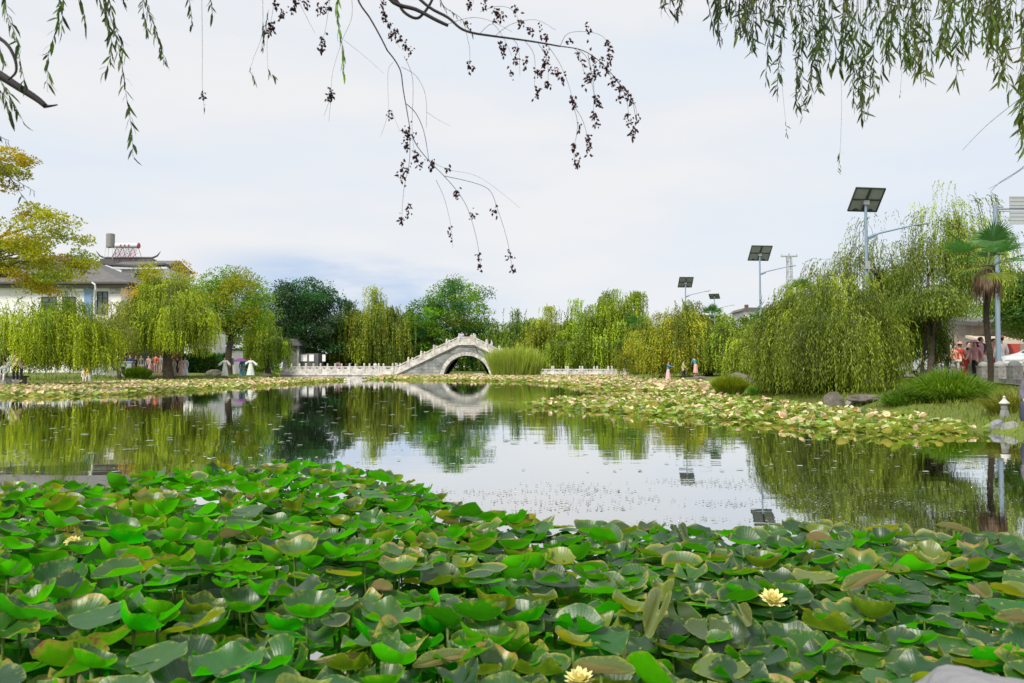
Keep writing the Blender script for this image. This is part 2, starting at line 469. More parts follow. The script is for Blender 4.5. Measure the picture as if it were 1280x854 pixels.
# paved promenade and road right of the pond (behind the stone posts)
fpx = [(1177, 37.0), (1193.5, 34.0), (1211.5, 31.0), (1229, 28.7), (1249.5, 26.5), (1268, 24.6), (1292, 22.6)]
fence_pts = [(X(a, d), d) for a, d in fpx]
pv = MB()
pl = [(fence_pts[-1][0] - .35, fence_pts[-1][1] - 3), (fence_pts[-1][0] - .35, fence_pts[-1][1])] + [(x - .3, y) for x, y in fence_pts[::-1][1:]] + [(24.5, 50), (27, 90), (27, 127)]
bmv = [pv.bm.verts.new((x, y, 0.58)) for x, y in pl] + [pv.bm.verts.new((42, 127, .58)), pv.bm.verts.new((42, 18, .58))]
pv.bm.faces.new(bmv)
pave = pv.build('pavement', M_pave); tag(pave, kind='structure')
rd = MB(); rd.quad((24.5, 19, .586), (31, 19, .586), (33, 126, .586), (28.5, 126, .586)); road = rd.build('road', M_asph); tag(road, kind='structure')
kb = MB(); kb.box((24.45, 34, .64), (.15, 30, .13), bevel=.01); kerb = kb.build('kerb', M_stone_g); tag(kerb, kind='structure')

# ------------------------------------------------------------------ foliage tools
def unit(v): return v / (np.linalg.norm(v, axis=-1, keepdims=True) + 1e-9)
def leaf_arrays(P, D, L, Wd, tint):
    """diamond leaves: base P, direction D (unit), length L, half width Wd"""
    n = len(P)
    rv = rng.normal(size=(n, 3)); S = unit(np.cross(D, rv)); N = np.cross(D, S)
    L = np.broadcast_to(np.asarray(L, float), (n,))[:, None]; Wd = np.broadcast_to(np.asarray(Wd, float), (n,))[:, None]
    mid = P + D * L * 0.45 + N * L * 0.07
    V = np.stack([P, mid + S * Wd, P + D * L, mid - S * Wd], 1).reshape(-1, 3)
    F = np.arange(n * 4).reshape(n, 4)
    C = np.repeat(tint, 4, 0)
    return V, F, C
def leaf_object(name, P, D, L, Wd, tint, m, parent=None, loc=(0, 0, 0)):
    V, F, C = leaf_arrays(P - np.asarray(loc), D, L, Wd, tint)
    return link(name, npmesh(name, V, F, C), m, parent)

YG = np.array([0.40, 0.42, 0.02]); GR = np.array([0.15, 0.27, 0.025]); OR = np.array([0.58, 0.36, 0.02]); DG = np.array([0.032, 0.10, 0.024]); LG = np.array([0.22, 0.43, 0.02])

def limbs_mesh(base, ground_z, trunk_r, fork, ends, droop=0.0, bend=0.3, ntr=8):
    mb = MB()
    base = Vector(base); fork = Vector(fork)
    mid = (base + fork) / 2 + Vector((random.uniform(-.15, .15), random.uniform(-.1, .1), 0)) * bend * 3
    mb.tube([Vector((base.x, base.y, ground_z - .3)), Vector((base.x, base.y, ground_z + .1)), mid, fork], [trunk_r * 1.5, trunk_r * 1.15, trunk_r * .9, trunk_r * .75], 10)
    for e in ends:
        e = Vector(e); L = (e - fork).length
        p1 = fork.lerp(e, .35) + Vector((random.gauss(0, .07) * L, random.gauss(0, .07) * L, (.10 + random.random() * .1) * L))
        p2 = fork.lerp(e, .7) + Vector((random.gauss(0, .06) * L, random.gauss(0, .06) * L, (.07 + random.random() * .1) * L))
        r = trunk_r * random.uniform(.28, .45)
        mb.tube([fork - Vector((0, 0, trunk_r * .4)), p1, p2, e], [r, r * .7, r * .4, r * .12], ntr - 3)
    return mb

def willow(px, d, wpx, topy, boty, label, c1=YG * .75, c2=GR * .8, group='weeping willows round the pond', dens=1.0, leafL=None, depth=0.75,
           lmax=None, tufts=70, strands=20, trunk_r=0.28, lean=0.0, tz=None, seed=0, orange=0.0, sparse=False, trunk_px=None, zg=None, cat='willow'):
    """boty: photo row the hanging strands reach down to"""
    global rng
    rng = np.random.default_rng(1000 + seed + int(px)); random.seed(seed + int(px))
    cx, cy = X(px, d), d
    a = wpx / 2 * d / FPX; b = max(a * depth, 1.0)
    zt, zb = Zp(topy, d), Zp(boty, d)
    H = zt - zb
    bx = X(trunk_px, d) if trunk_px else cx
    g = zg if zg is not None else gz1(bx, cy)
    root = empty('willow_tree', (bx, cy, g), 0, label, cat, group)
    pxw = d / FPX                                  # metres per photo pixel
    LL = leafL or max(0.12, 2.6 * pxw)
    WW = max(0.014, 0.52 * pxw)
    lmax = lmax or H * 0.75
    nt_ = int(tufts * (1 if sparse else 1.6))
    ph = rng.uniform(0, 2 * np.pi, nt_); rho = np.sqrt(rng.uniform(0, 1, nt_))
    rho = np.where(rng.random(nt_) < .45, 0.82 + .15 * rng.random(nt_), rho)
    hx, hy = np.cos(ph) * rho, np.sin(ph) * rho
    # the crown is a group of separate hanging heads of different height
    nlb = int(np.clip(3 + a * .9, 4, 8))
    la = rng.uniform(0, 2 * np.pi, nlb); lr = rng.uniform(.25, .72, nlb); lr[0] = .1
    lcx, lcy = np.cos(la) * lr, np.sin(la) * lr; lrad = rng.uniform(.34, .52, nlb); lrad[0] = .5
    lh = rng.uniform(.62, .97, nlb); lh[0] = 1.0
    li = rng.integers(0, nlb, nt_)
    hx, hy = lcx[li] + hx * lrad[li], lcy[li] + hy * lrad[li]
    hx = hx / np.percentile(np.abs(hx), 97); hy = hy / np.percentile(np.abs(hy), 97)
    dome = np.sqrt(np.clip(1 - rho ** 2, 0.0, 1))
    tzz = zb + H * lh[li] * (0.40 + 0.60 * dome) * (1 - 0.45 * rng.random(nt_) ** 1.6)
    tzz = tzz + rng.normal(0, H * .035, nt_)
    T = np.stack([cx + hx * a * .88, cy + hy * b * .86, tzz], 1)
    tmix = np.clip(rng.normal(.5, .38, nt_), 0, 1)
    tb = rng.uniform(.60, 1.45, nt_)  # tuft brightness: highlights and dark depth put into the leaf colour
    Ps, Ds, Ts, Ls = [], [], [], []
    out = np.stack([hx, hy, np.zeros(nt_)], 1) + rng.normal(0, .35, (nt_, 3)); out[:, 2] = 0; out = unit(out)
    tr = max(.22, a * .105)
    zbi = zb + H * np.where(rng.random(nt_) < .45, rng.uniform(0, .05, nt_), rng.uniform(.03, .42, nt_)) * (0 if sparse else 1)
    twigs = []
    for i in range(nt_):
        ns = max(4, int(strands * dens * rng.uniform(.5, 1.5)))
        s0 = T[i] + rng.normal(0, 1, (ns, 3)) * np.array([tr, tr, tr * .35])
        avail = np.maximum(s0[:, 2] - zbi[i], .4)
        L = np.minimum(lmax, avail) * rng.uniform(.35, 1.0, ns) * rng.uniform(.7, 1.0)
        L = np.clip(L, .3, None)
        oo = out[i] + rng.normal(0, .45, (ns, 3)); oo[:, 2] = 0; oo = unit(oo)
        reach = rng.uniform(.15, .55, ns) * min(a * .35, 1.3)
        step = LL * .55
        sway = rng.normal(0, .05, (ns, 3))
        for j in range(ns):
            k = max(3, int(L[j] / step * (0.85 if sparse else 1)))
            t = np.linspace(0, 1, k)
            P = s0[j] + oo[j] * (reach[j] * (1 - np.exp(-3.5 * t)))[:, None] + sway[j] * (t ** 2)[:, None]
            P[:, 2] = s0[j, 2] + .22 * reach[j] * np.sin(np.clip(t * 5, 0, np.pi)) - L[j] * t ** 1.15
            P += rng.normal(0, LL * .12, P.shape)
            Dn = np.tile(np.array([0, 0, -1.0]), (k, 1)) + rng.normal(0, .33, (k, 3)) + oo[j] * (np.exp(-4 * t) * .9)[:, None]
            Ps.append(P); Ds.append(Dn)
            mxc = np.clip(tmix[i] + rng.normal(0, .12) + rng.normal(0, .08, k) + .15 * t, 0, 1)[:, None]
            c = (c2 * .55 * (1 - mxc) + c1 * mxc) * np.array([1.34, 1.50, 1.0])  # second tone darkened to paint the shade inside the crown
            if orange > 0 and rng.random() < orange: c = c * .45 + OR * .55
            Ts.append(c * tb[i] * rng.uniform(.85, 1.15, (k, 1)))
            if sparse and j % 2 == 0: twigs.append(P[::max(1, k // 5)])
    P = np.concatenate(Ps); D = unit(np.concatenate(Ds)); Tn = np.clip(np.concatenate(Ts), 0, 1)
    n = len(P)
    leaf_object('crown', P, D, LL * rng.uniform(.7, 1.35, n), WW * rng.uniform(.7, 1.4, n), Tn, M_leaf, root, loc=(bx, cy, g))
    # trunk and limbs
    f = Vector((0, 0, (zb + H * .28 if tz is None else Zp(tz, d)) - g)); f.z = max(f.z, .8)
    f.x = (cx - bx) * .4 + lean
    idx = rng.permutation(nt_)[:13]
    ends = [(T[k][0] - bx, T[k][1] - cy, T[k][2] - g) for k in idx]
    mb = limbs_mesh((0, 0, 0), 0, trunk_r, f, ends)
    for tw in twigs[:160]:
        mb.tube([Vector(p) - Vector((bx, cy, g)) for p in tw], .008, 3, cap=False)
    mb.build('trunk', M_bark, root, smooth=True)
    return root

def broadleaf(px, d, wpx, topy, boty, label, cols, clumps=50, nleaf=420, depth=.8, name='broadleaf_tree', cat='tree', group=None, trunk_r=.3, shape='round',
              leaf=None, flat=.5, trunk_px=None, seed=0, gapy=1.0, cl_r=None, zg=None):
    global rng
    rng = np.random.default_rng(5000 + seed + int(px)); random.seed(seed + int(px) + 7)
    cx, cy = X(px, d), d
    a = wpx / 2 * d / FPX; b = a * depth
    zt, zb = Zp(topy, d), Zp(boty, d); H = zt - zb
    bx = X(trunk_px, d) if trunk_px else cx
    g = zg if zg is not None else gz1(bx, cy)
    root = empty(name, (bx, cy, g), 0, label, cat, group)
    pxw = d / FPX
    LL = leaf or max(.11, 2.3 * pxw)
    # clump centres spread through an uneven envelope
    cc = []
    tries = 0
    cr_ = cl_r or (.24 * min(a, H / 2) + .35)
    while len(cc) < clumps and tries < 6000:
        tries += 1
        p = rng.uniform(-1, 1, 3)
        if shape == 'round': ok = np.linalg.norm(p) < 1 and np.linalg.norm(p) > .35
        elif shape == 'cone': ok = (p[0] ** 2 + p[1] ** 2) ** .5 < (1 - p[2]) * .5 + .12
        else:
            ok = p[0] ** 2 + p[1] ** 2 + max(0, p[2]) ** 2 * .9 < 1 and p[2] > -1 + .5 * rng.random()
        if not ok: continue
        q = np.array([cx + p[0] * (a - cr_ * .8), cy + p[1] * (b - cr_ * .5), zb + H / 2 + p[2] * (H / 2 - cr_ * flat)])
        if any(np.linalg.norm((q - o) * np.array([1, .8, 1.3])) < cr_ * .62 * gapy for o in cc): continue
        cc.append(q)
    Ps, Ds, Ts = [], [], []
    for c in cc:
        n = int(nleaf * rng.uniform(.6, 1.3))
        r = cr_ * rng.uniform(.7, 1.25)
        v = unit(rng.normal(size=(n, 3))); rad = rng.uniform(.45, 1.0, n) ** .6
        # boughs made of sub-lobes, flattened
        sub = unit(rng.normal(size=(7, 3))) * .55
        si = rng.integers(0, 7, n)
        off = sub[si] + v * (rad * .55)[:, None]
        P = c + off * r * np.array([1.15, 1.15, flat + .15])
        P[:, 2] -= .12 * r * (off[:, 0] ** 2 + off[:, 1] ** 2)
        D = unit(v + np.array([0, 0, .1]) + rng.normal(0, .5, (n, 3)))
        base = cols[rng.integers(0, len(cols))] * rng.uniform(.8, 1.2)
        hh = (c[2] - zb) / H
        Ps.append(P); Ds.append(D); Ts.append(base * rng.uniform(.75, 1.25, (n, 1)))
    P = np.concatenate(Ps); D = np.concatenate(Ds); T = np.clip(np.concatenate(Ts), 0, 1); n = len(P)
    leaf_object('crown', P, D, LL * rng.uniform(.7, 1.4, n), LL * .30 * rng.uniform(.7, 1.3, n), T, M_leaf, root, loc=(bx, cy, g))
    f = Vector(((cx - bx) * .3, 0, max(.6, (zb - g) + H * .12)))
    ends = [(c[0] - bx, c[1] - cy, c[2] - g) for c in [cc[i] for i in rng.permutation(len(cc))[:18]]]
    limbs_mesh((0, 0, 0), 0, trunk_r, f, ends).build('trunk', M_bark, root, smooth=True)
    return root

# ------------------------------------------------------------------ trees, left to right
willow(35, 42, 190, 362, 474, 'big yellow-green weeping willow curtain at the left edge of the pond', tufts=120, strands=24, trunk_px=-15, seed=1, depth=.55)
willow(128, 56, 95, 372, 450, 'thin pale willow between the two big left willows, in front of the white building', c1=np.array([.28, .27, .06]), c2=np.array([.2, .2, .07]), tufts=30, strands=14, trunk_r=.12, seed=2, trunk_px=150, tz=420)
willow(210, 60, 120, 342, 451, 'rounded bright willow with its trunk standing among the people on the left bank', c1=np.array([.30, .33, .025]), c2=np.array([.15, .21, .03]), tufts=110, strands=24, trunk_px=211, seed=3, trunk_r=.38, tz=430)
broadleaf(207, 76, 115, 316, 420, 'green tree with orange tips rising behind the rounded bright willow', [YG, (OR + YG) * .5, (LG + YG) * .45, OR * .85, YG * .8], clumps=46, nleaf=300, seed=4, trunk_r=.25, flat=.6)
broadleaf(292, 72, 110, 326, 438, 'fresh green tree above the two people in white robes', [GR * 1.15, LG * .75, YG * .8], clumps=60, nleaf=380, seed=5, trunk_px=286, trunk_r=.34, flat=.6)
willow(330, 80, 62, 380, 466, 'small low willow drooping at the left end of the bridge', c1=np.array([.24, .29, .03]), c2=np.array([.13, .19, .03]), tufts=40, strands=22, seed=6, trunk_px=336)
broadleaf(378, 118, 122, 342, 456, 'broad dark green tree rising behind the low part of the bridge', [DG, DG * 1.5, DG * .8, np.array([.05, .10, .035])], clumps=95, nleaf=480, seed=7, trunk_r=.6, shape='dome', flat=.42)
willow(462, 121, 98, 360, 466, 'tall olive-yellow willow behind the bridge, right of the dark tree', c1=np.array([.23, .25, .03]), c2=np.array([.10, .15, .03]), tufts=120, strands=22, seed=8, orange=.02)
willow(497, 126, 46, 378, 464, 'darker willow standing half hidden beside the foot of the arch ramp', c1=np.array([.18, .24, .03]), c2=np.array([.10, .16, .03]), tufts=50, strands=18, seed=9)
broadleaf(533, 124, 74, 368, 466, 'bright green tree directly left of the arch top', [LG, GR, LG * .8, DG * 1.6], clumps=55, nleaf=380, seed=10, flat=.5)
broadleaf(572, 128, 108, 341, 446, 'tall loose green tree rising above the arch of the bridge', [GR, LG * .85, DG * 1.8, YG * .8, LG * .7], clumps=58, nleaf=340, seed=11, trunk_px=577, trunk_r=.35, gapy=1.25, shape='dome', flat=.45)
broadleaf(600, 126, 60, 400, 468, 'low dark bushy tree seen behind the right side of the arch', [DG * 1.4, GR * .8], clumps=34, nleaf=320, seed=12)
willow(644, 120, 84, 382, 470, 'darker green willow just right of the arch', c1=np.array([.19, .26, .03]), c2=np.array([.10, .16, .03]), tufts=110, strands=20, seed=13)
willow(686, 117, 84, 382, 470, 'willow with a brownish yellow crown above the reeds', c1=np.array([.31, .31, .03]), c2=np.array([.14, .19, .03]), tufts=80, strands=20, seed=14, orange=.04)
willow(726, 114, 80, 376, 470, 'green willow in the middle of the row behind the right balustrade', c1=np.array([.26, .32, .03]), c2=np.array([.14, .20, .03]), tufts=110, strands=20, seed=15)
willow(768, 113, 84, 356, 470, 'tallest willow of the row behind the right balustrade', c1=np.array([.28, .33, .03]), c2=np.array([.14, .20, .03]), tufts=110, strands=22, seed=16)
willow(805, 92, 60, 392, 474, 'low willow at the right end of the white balustrade', c1=np.array([.22, .26, .03]), c2=np.array([.10, .15, .03]), tufts=50, strands=20, seed=17)
willow(843, 66, 112, 366, 476, 'yellow-tinged willow above the three people on the right bank', c1=np.array([.31, .30, .03]), c2=np.array([.14, .19, .03]), tufts=120, strands=24, seed=18, orange=.16, trunk_px=886, depth=.6)
willow(918, 64, 100, 386, 470, 'feathery light willow between the yellow-tinged one and the huge near one', c1=np.array([.27, .31, .04]), c2=np.array([.14, .21, .03]), tufts=110, strands=24, seed=19, depth=.6, trunk_px=940)
willow(955, 46, 90, 392, 480, 'pale green willow growing behind the round shore bush', c1=np.array([.26, .29, .04]), c2=np.array([.15, .19, .04]), tufts=80, strands=22, seed=20, depth=.6, trunk_px=985)
willow(1064, 24.5, 186, 334, 503, 'huge near willow hanging down to the water on the right bank', c1=np.array([.22, .25, .03]), c2=np.array([.09, .125, .03]), tufts=210, strands=28, trunk_px=1068, seed=21, depth=1.15, trunk_r=.24, lmax=2.7, tz=440, zg=.42)
willow(1172, 28.5, 112, 344, 404, 'grey-green willow between the huge near willow and the palm', c1=np.array([.20, .24, .04]), c2=np.array([.08, .12, .03]), tufts=90, strands=20, trunk_px=1161, seed=22, depth=.7, trunk_r=.12, tz=420, zg=.5)
willow(1180, 29, 150, 226, 392, 'tall sparse willow with thin see-through sprays beside the big solar lamp', c1=np.array([.27, .31, .06]), c2=np.array([.17, .22, .05]), tufts=120, strands=16, trunk_px=1150, seed=23, lmax=1.9, trunk_r=.06, sparse=True, tz=345, zg=.5)
willow(1090, 30, 130, 258, 372, 'wispy low spray of young willow left of the tall sparse one', c1=np.array([.27, .30, .07]), c2=np.array([.20, .24, .06]), tufts=50, strands=10, trunk_px=1110, seed=24, lmax=1.2, trunk_r=.04, sparse=True, tz=350, zg=.5)
broadleaf(1282, 31, 90, 330, 425, 'dark round-leaved tree at the right edge behind the palm', [DG * 1.6, GR * .8, GR], clumps=40, nleaf=420, seed=25, trunk_r=.14, flat=.6, trunk_px=1290)
broadleaf(40, 30, 170, 252, 372, 'yellow-green tree with dark curving boughs reaching in from the left edge', [YG * .95, YG * .8, (YG + LG) * .42, (YG + OR) * .42], clumps=40, nleaf=420, seed=26, trunk_r=.2, flat=.35, trunk_px=-70, cl_r=.62, gapy=1.1, leaf=.1, zg=.5)
broadleaf(5, 30, 100, 182, 238, 'small upper spray of yellow leaves high at the left edge', [YG * .9, (YG + OR) * .45, YG * .8], clumps=14, nleaf=300, seed=27, trunk_r=.08, flat=.35, trunk_px=-95, cl_r=.5, leaf=.1, zg=.5)
# trees closing the view further back
for k, (px, d, w, ty, by, cs) in enumerate([(60, 110, 130, 372, 465, [GR, YG * .7]), (255, 120, 130, 372, 462, [DG * 1.4, GR]), (330, 125, 100, 378, 462, [DG * 1.3, GR * .8]),
        (430, 140, 90, 386, 464, [DG * 1.6]), (505, 150, 90, 384, 466, [GR, DG * 1.5]), (660, 150, 110, 396, 468, [DG * 1.5, GR]), (745, 150, 110, 392, 468, [GR, DG * 1.5]),
        (835, 120, 90, 396, 468, [GR, LG * .6]), (900, 100, 70, 388, 466, [LG * .7, GR]), (955, 84, 60, 384, 462, [GR, LG * .7]), (1040, 70, 130, 368, 462, [GR, DG * 1.6]), (1140, 62, 130, 352, 462, [DG * 1.6, GR]), (1212, 58, 110, 362, 462, [GR, YG * .8]), (1300, 62, 90, 350, 430, [YG * .8, GR])]):
    nmz = ['yellowish green tree far behind the left-edge willow', 'dark tree far behind the rounded left willow', 'dark tree in the gap behind the small low willow', 'deep green far tree between the dark tree and the olive willow',
           'far tree filling the gap left of the arch', 'far tree peeping between the arch and the willow row', 'far tree behind the tallest willow of the row', 'far tree behind the yellow-tinged willow',
           'leafy tree top beside the second smallest solar panel', 'green tree top under the middle solar lamp', 'green tree hidden behind the huge near willow', 'dark tree behind the tall sparse willow', 'tree behind the palm and the metal pole', 'yellowish tree behind the shop at the right edge'][k]
    broadleaf(px, d, w, ty, by, nmz, cs, clumps=34, nleaf=260, seed=40 + k, group='background trees behind the pond', trunk_r=.25, zg=.5)

# ------------------------------------------------------------------ palms
def frond(mb_list, base, direction, L, span, nseg, rng_, tint, droop=.5):
    """a fan-palm leaf: petiole and a fan of narrow segments"""
    d = Vector(direction).normalized(); up = Vector((0, 0, 1))
    side = d.cross(up).normalized(); nrm = side.cross(d).normalized()
    hub = Vector(base) + d * L * .5
    P = []
    for i in range(nseg):
        a = (i / (nseg - 1) - .5) * span
        dirv = (d * math.cos(a) + side * math.sin(a) + nrm * (.10 * abs(math.sin(a)))).normalized()
        l = L * .62 * (1 - .25 * abs(a) / span * 2) * rng_.uniform(.9, 1.08)
        w = L * .016
        pw = dirv.cross(nrm).normalized() * w
        p0 = hub; p1 = hub + dirv * l * .55 - up * .03 * l; p2 = hub + dirv * l - up * droop * .32 * l
        mb_list[0] += [list(p0), list(p1 + pw), list(p2), list(p1 - pw)]
        mb_list[1] += [tint * rng_.uniform(.8, 1.2)] * 4
    return hub
def palm(px, d, crown_y, size, label, g, trunk=True, skirt=True, n=17, seed=0, r0=.13):
    r_ = np.random.default_rng(300 + seed); rr = random.Random(seed)
    x = X(px, d); top = Zp(crown_y, d)
    root = empty('fan_palm', (x, d, g), 0, label, 'palm', None)
    ht = top - g
    mb = MB(); rings = 16
    pts = [(0.05 * math.sin(i * .5), 0, -.2 + (ht + .2) * i / rings) for i in range(rings + 1)]
    rad = [r0 * (.62 + .05 * (i % 2) + .75 * max(0, (i - rings + 5) / 5)) for i in range(rings + 1)]
    mb.tube(pts, rad, 10)
    mb.build('trunk', simple('palm_trunk', (.06, .045, .032), .95, var=.5, scale=14, bump=1), root, smooth=False)
    pet = MB()
    for i in range(n):
        el = rr.uniform(-.45, 1.25) if i > 5 else rr.uniform(.5, 1.3)
        az = i * 2.4 + rr.uniform(-.3, .3)
        dv = Vector((math.cos(az) * math.cos(el), math.sin(az) * math.cos(el), math.sin(el)))
        lst = [[], []]
        t = (np.array([.075, .19, .045]) if skirt else np.array([.07, .18, .03])) if el > -.1 else np.array([.16, .2, .03])
        hub = frond(lst, (0, 0, ht), dv, size * rr.uniform(.8, 1.1), 2.7, 26, r_, t * rr.uniform(.8, 1.25), droop=rr.uniform(.3, 1.1))
        V = np.array(lst[0]); F = np.arange(len(V)).reshape(-1, 4)
        fr = link('frond', npmesh('frond', V, F, np.array(lst[1])), M_leaf, root)
        pet.tube([(0, 0, ht - .1), Vector((0, 0, ht)).lerp(hub, .5) + Vector((0, 0, .03)), hub], .013, 4)
    pet.build('petioles', simple('palm_petiole', (.12, .16, .04), .6), root)
    if skirt:
        V, C = [], []
        for i in range(360):
            a = rr.uniform(0, 6.28); z0 = ht - rr.uniform(.05, .35); l = rr.uniform(.4, .95)
            r = r0 * 1.3; p0 = Vector((math.cos(a) * r, math.sin(a) * r, z0)); p2 = Vector((math.cos(a) * (r + rr.uniform(.05, .3)), math.sin(a) * (r + rr.uniform(.05, .3)), z0 - l))
            s = Vector((-math.sin(a), math.cos(a), 0)) * .016; m_ = p0.lerp(p2, .4) + Vector((math.cos(a), math.sin(a), 0)) * .08
            V += [list(p0), list(m_ + s), list(p2), list(m_ - s)]; C += [np.array([.22, .14, .09]) * rr.uniform(.5, 1.3)] * 4
        link('dead_leaf_skirt', npmesh('skirt', np.array(V), np.arange(len(V)).reshape(-1, 4), np.array(C)), M_leaf, root)
    return root
willow(1000, 27, 96, 352, 500, 'left shoulder of willow growth beside the huge near one, over the pale rock', c1=np.array([.22, .26, .03]), c2=np.array([.10, .14, .03]), tufts=80, strands=24, seed=31, depth=.9, trunk_r=.12, lmax=2.4, tz=440, zg=.35)
willow(1108, 31, 118, 306, 474, 'taller willow behind the huge near one and the biggest solar lamp pole', c1=np.array([.21, .26, .04]), c2=np.array([.10, .14, .03]), tufts=120, strands=22, seed=32, depth=.6, trunk_r=.16, lmax=2.2, tz=430, zg=.5)
palm(1236, 22.5, 332, 1.45, 'fan palm with a skirt of dead brown leaves in front of the stone posts', .53, seed=1)
palm(1003, 46, 368, 1.3, 'fan palm head poking out above the left shoulder of the huge near willow', .5, seed=2, skirt=False)
palm(890, 68, 396, 1.3, 'small palm head between the two smaller solar lamps', .5, seed=3, skirt=False, n=16)
palm(950, 54, 404, 1.2, 'palm head low under the middle solar lamp', .5, seed=4, skirt=False, n=16)
palm(792, 98, 410, 2.0, 'glossy fan palm among the willows at the end of the balustrade', .4, seed=5, skirt=False, n=18)

def hedge(p0, p1, h, z, label, cols, n, seed, th=1.2):
    r_ = np.random.default_rng(seed)
    p0, p1 = np.array(p0, float), np.array(p1, float); c = (p0 + p1) / 2
    root = empty('hedge', (c[0], c[1], z), 0, label, 'hedge', 'hedges behind the banks')
    t = r_.random(n); hh = h * (1 + .28 * np.sin(t * 41 + seed) * np.sin(t * 17)); k = r_.random(n) ** .7
    P = np.stack([p0[0] + (p1[0] - p0[0]) * t - c[0] + r_.normal(0, .2, n), p0[1] + (p1[1] - p0[1]) * t - c[1] + r_.uniform(-th, th, n), hh * k], 1)
    D = unit(r_.normal(0, .6, (n, 3)) + np.array([0, -.5, .4]))
    ci = (np.sin(t * 63 + k * 4) + r_.normal(0, .6, n) > 0).astype(int)
    T = np.array(cols)[ci] * r_.uniform(.7, 1.25, (n, 1))
    L_ = np.linalg.norm(c) * .0034
    leaf_object('foliage', P, D, L_ * r_.uniform(.7, 1.4, n), L_ * .33, T, M_leaf, root)
    mb = MB()
    for q in range(18):
        tt = (q + .5) / 18; x, y = p0 + (p1 - p0) * tt - c; mb.tube([(x, y, -.2), (x + .1, y, h * .45), (x, y + .1, h * .75)], [.06, .04, .02], 5)
    mb.build('stems', M_bark, root)
hedge((-78, 94), (-30, 98), 3.0, .4, 'long hedge behind the crowd on the left bank', [GR, DG * 1.6], 26000, 1)
hedge((X(115, 80), 80), (X(278, 82), 82), 2.1, .35, 'hedge in front of the white house behind the crowd', [GR, DG * 1.8], 22000, 5)
hedge((-34, 124), (22, 126), 3.6, .4, 'hedge closing the view behind the bridge and through the arch', [GR * .9, DG * 1.5], 30000, 2)
hedge((17, 112), (22.5, 66), 3.0, .4, 'hedge along the road behind the right bank willows', [GR, LG * .7], 26000, 3)
hedge((33, 44), (60, 60), 3.2, .5, 'yellowish hedge across the road at the right', [YG * .8, GR], 18000, 4)

# ------------------------------------------------------------------ bushes, reeds, grass
def blades(px, d, zg, n, rx, ry, h, lean, c1, c2, w, name, label, cat, m=M_leaf, curve=.5, seed=0, group=None, stuff=None, pos=None):
    r_ = np.random.default_rng(700 + seed)
    x0 = X(px, d)
    if pos is None:
        a = r_.uniform(0, 2 * np.pi, n); q = np.sqrt(r_.random(n))
        bx, by = np.cos(a) * q * rx, np.sin(a) * q * ry
        zz = np.zeros(n)
        ori = (x0, d, zg)
    else:
        bx, by, zz = pos; n = len(bx); ori = (0, 0, 0); a = r_.uniform(0, 6.28, n); q = np.ones(n) * .5
    hh = h * r_.uniform(.55, 1.1, n) * (1 - (.16 if h > 3 else .35) * q ** 2) * (1 + (.16 * np.sin(bx * 3.1) * np.cos(by * 2.3 + bx) if h > 3 else 0))
    dirx = np.cos(a) * q * lean + r_.normal(0, .16, n); diry = np.sin(a) * q * lean + r_.normal(0, .16, n)
    B = np.stack([bx, by, zz], 1)
    D = np.stack([dirx, diry, np.ones(n)], 1)
    L = hh[:, None]
    sa = r_.uniform(0, np.pi, n); S = np.stack([np.cos(sa), np.sin(sa), np.zeros(n)], 1) * (w * r_.uniform(.6, 1.3, n))[:, None]
    drop = np.stack([dirx, diry, -np.hypot(dirx, diry) * 1.1], 1) * curve
    p1 = B + D * L * .5; p2 = B + D * L * .85 + drop * L * .35; p3 = B + D * L + drop * L
    V = np.stack([B - S, B + S, p1 - S, p1 + S, p2 - S * .6, p2 + S * .6, p3], 1).reshape(-1, 3)
    o = np.arange(n)[:, None] * 7
    F4 = np.concatenate([o + [0, 1, 3, 2], o + [2, 3, 5, 4], o + [4, 5, 6, 6]], 0)
    mix = r_.random((n, 1)); C = (c1 * mix + c2 * (1 - mix)) * r_.uniform(.75, 1.2, (n, 1))
    C = np.repeat(C, 7, 0)
    # triangles as separate faces
    F = np.concatenate([np.concatenate([o + [0, 1, 3], o + [0, 3, 2], o + [2, 3, 5], o + [2, 5, 4], o + [4, 5, 6]], 0)], 0)
    ob = link(name, npmesh(name, V, F, C), m)
    ob.location = ori
    tag(ob, label, cat, group, stuff)
    return ob
blades(645, 88, 0.0, 5200, 2.75, 1.2, 3.5, .16, np.array([.30, .50, .05]), np.array([.46, .44, .10]), .030, 'reed_clump', 'tall clump of green reeds standing in the water right of the arch', 'reeds', curve=.15, seed=1)
blades(1184, 17.8, .12, 6000, .50, .55, 1.05, .50, np.array([.22, .34, .03]), np.array([.08, .19, .02]), .010, 'grassy_bush', 'big arching grassy bush at the water edge below the stone posts', 'bush', curve=.55, seed=2)
blades(1135, 18.3, .1, 1500, .4, .4, .6, .7, np.array([.14, .26, .02]), np.array([.07, .15, .02]), .010, 'grassy_bush', 'smaller fine grass tuft on the left of the big arching bush', 'bush', curve=.5, seed=21)
blades(912, 28, .12, 3600, .42, .35, .78, .55, np.array([.34, .38, .03]), np.array([.16, .24, .02]), .010, 'round_bush', 'round yellow-green bush on the shore left of the huge willow', 'bush', curve=.25, seed=3)
blades(172, 58.5, .25, 3600, .80, .6, 1.0, .5, np.array([.22, .36, .03]), np.array([.12, .22, .02]), .02, 'round_bush', 'clipped round green bush in front of the people on the left bank', 'bush', curve=.2, seed=4)
blades(947, 27, .1, 900, .28, .2, .42, .5, np.array([.16, .40, .03]), np.array([.10, .26, .02]), .010, 'grass_tuft', 'vivid green tuft beside the round shore bush', 'plant', curve=.3, seed=5)
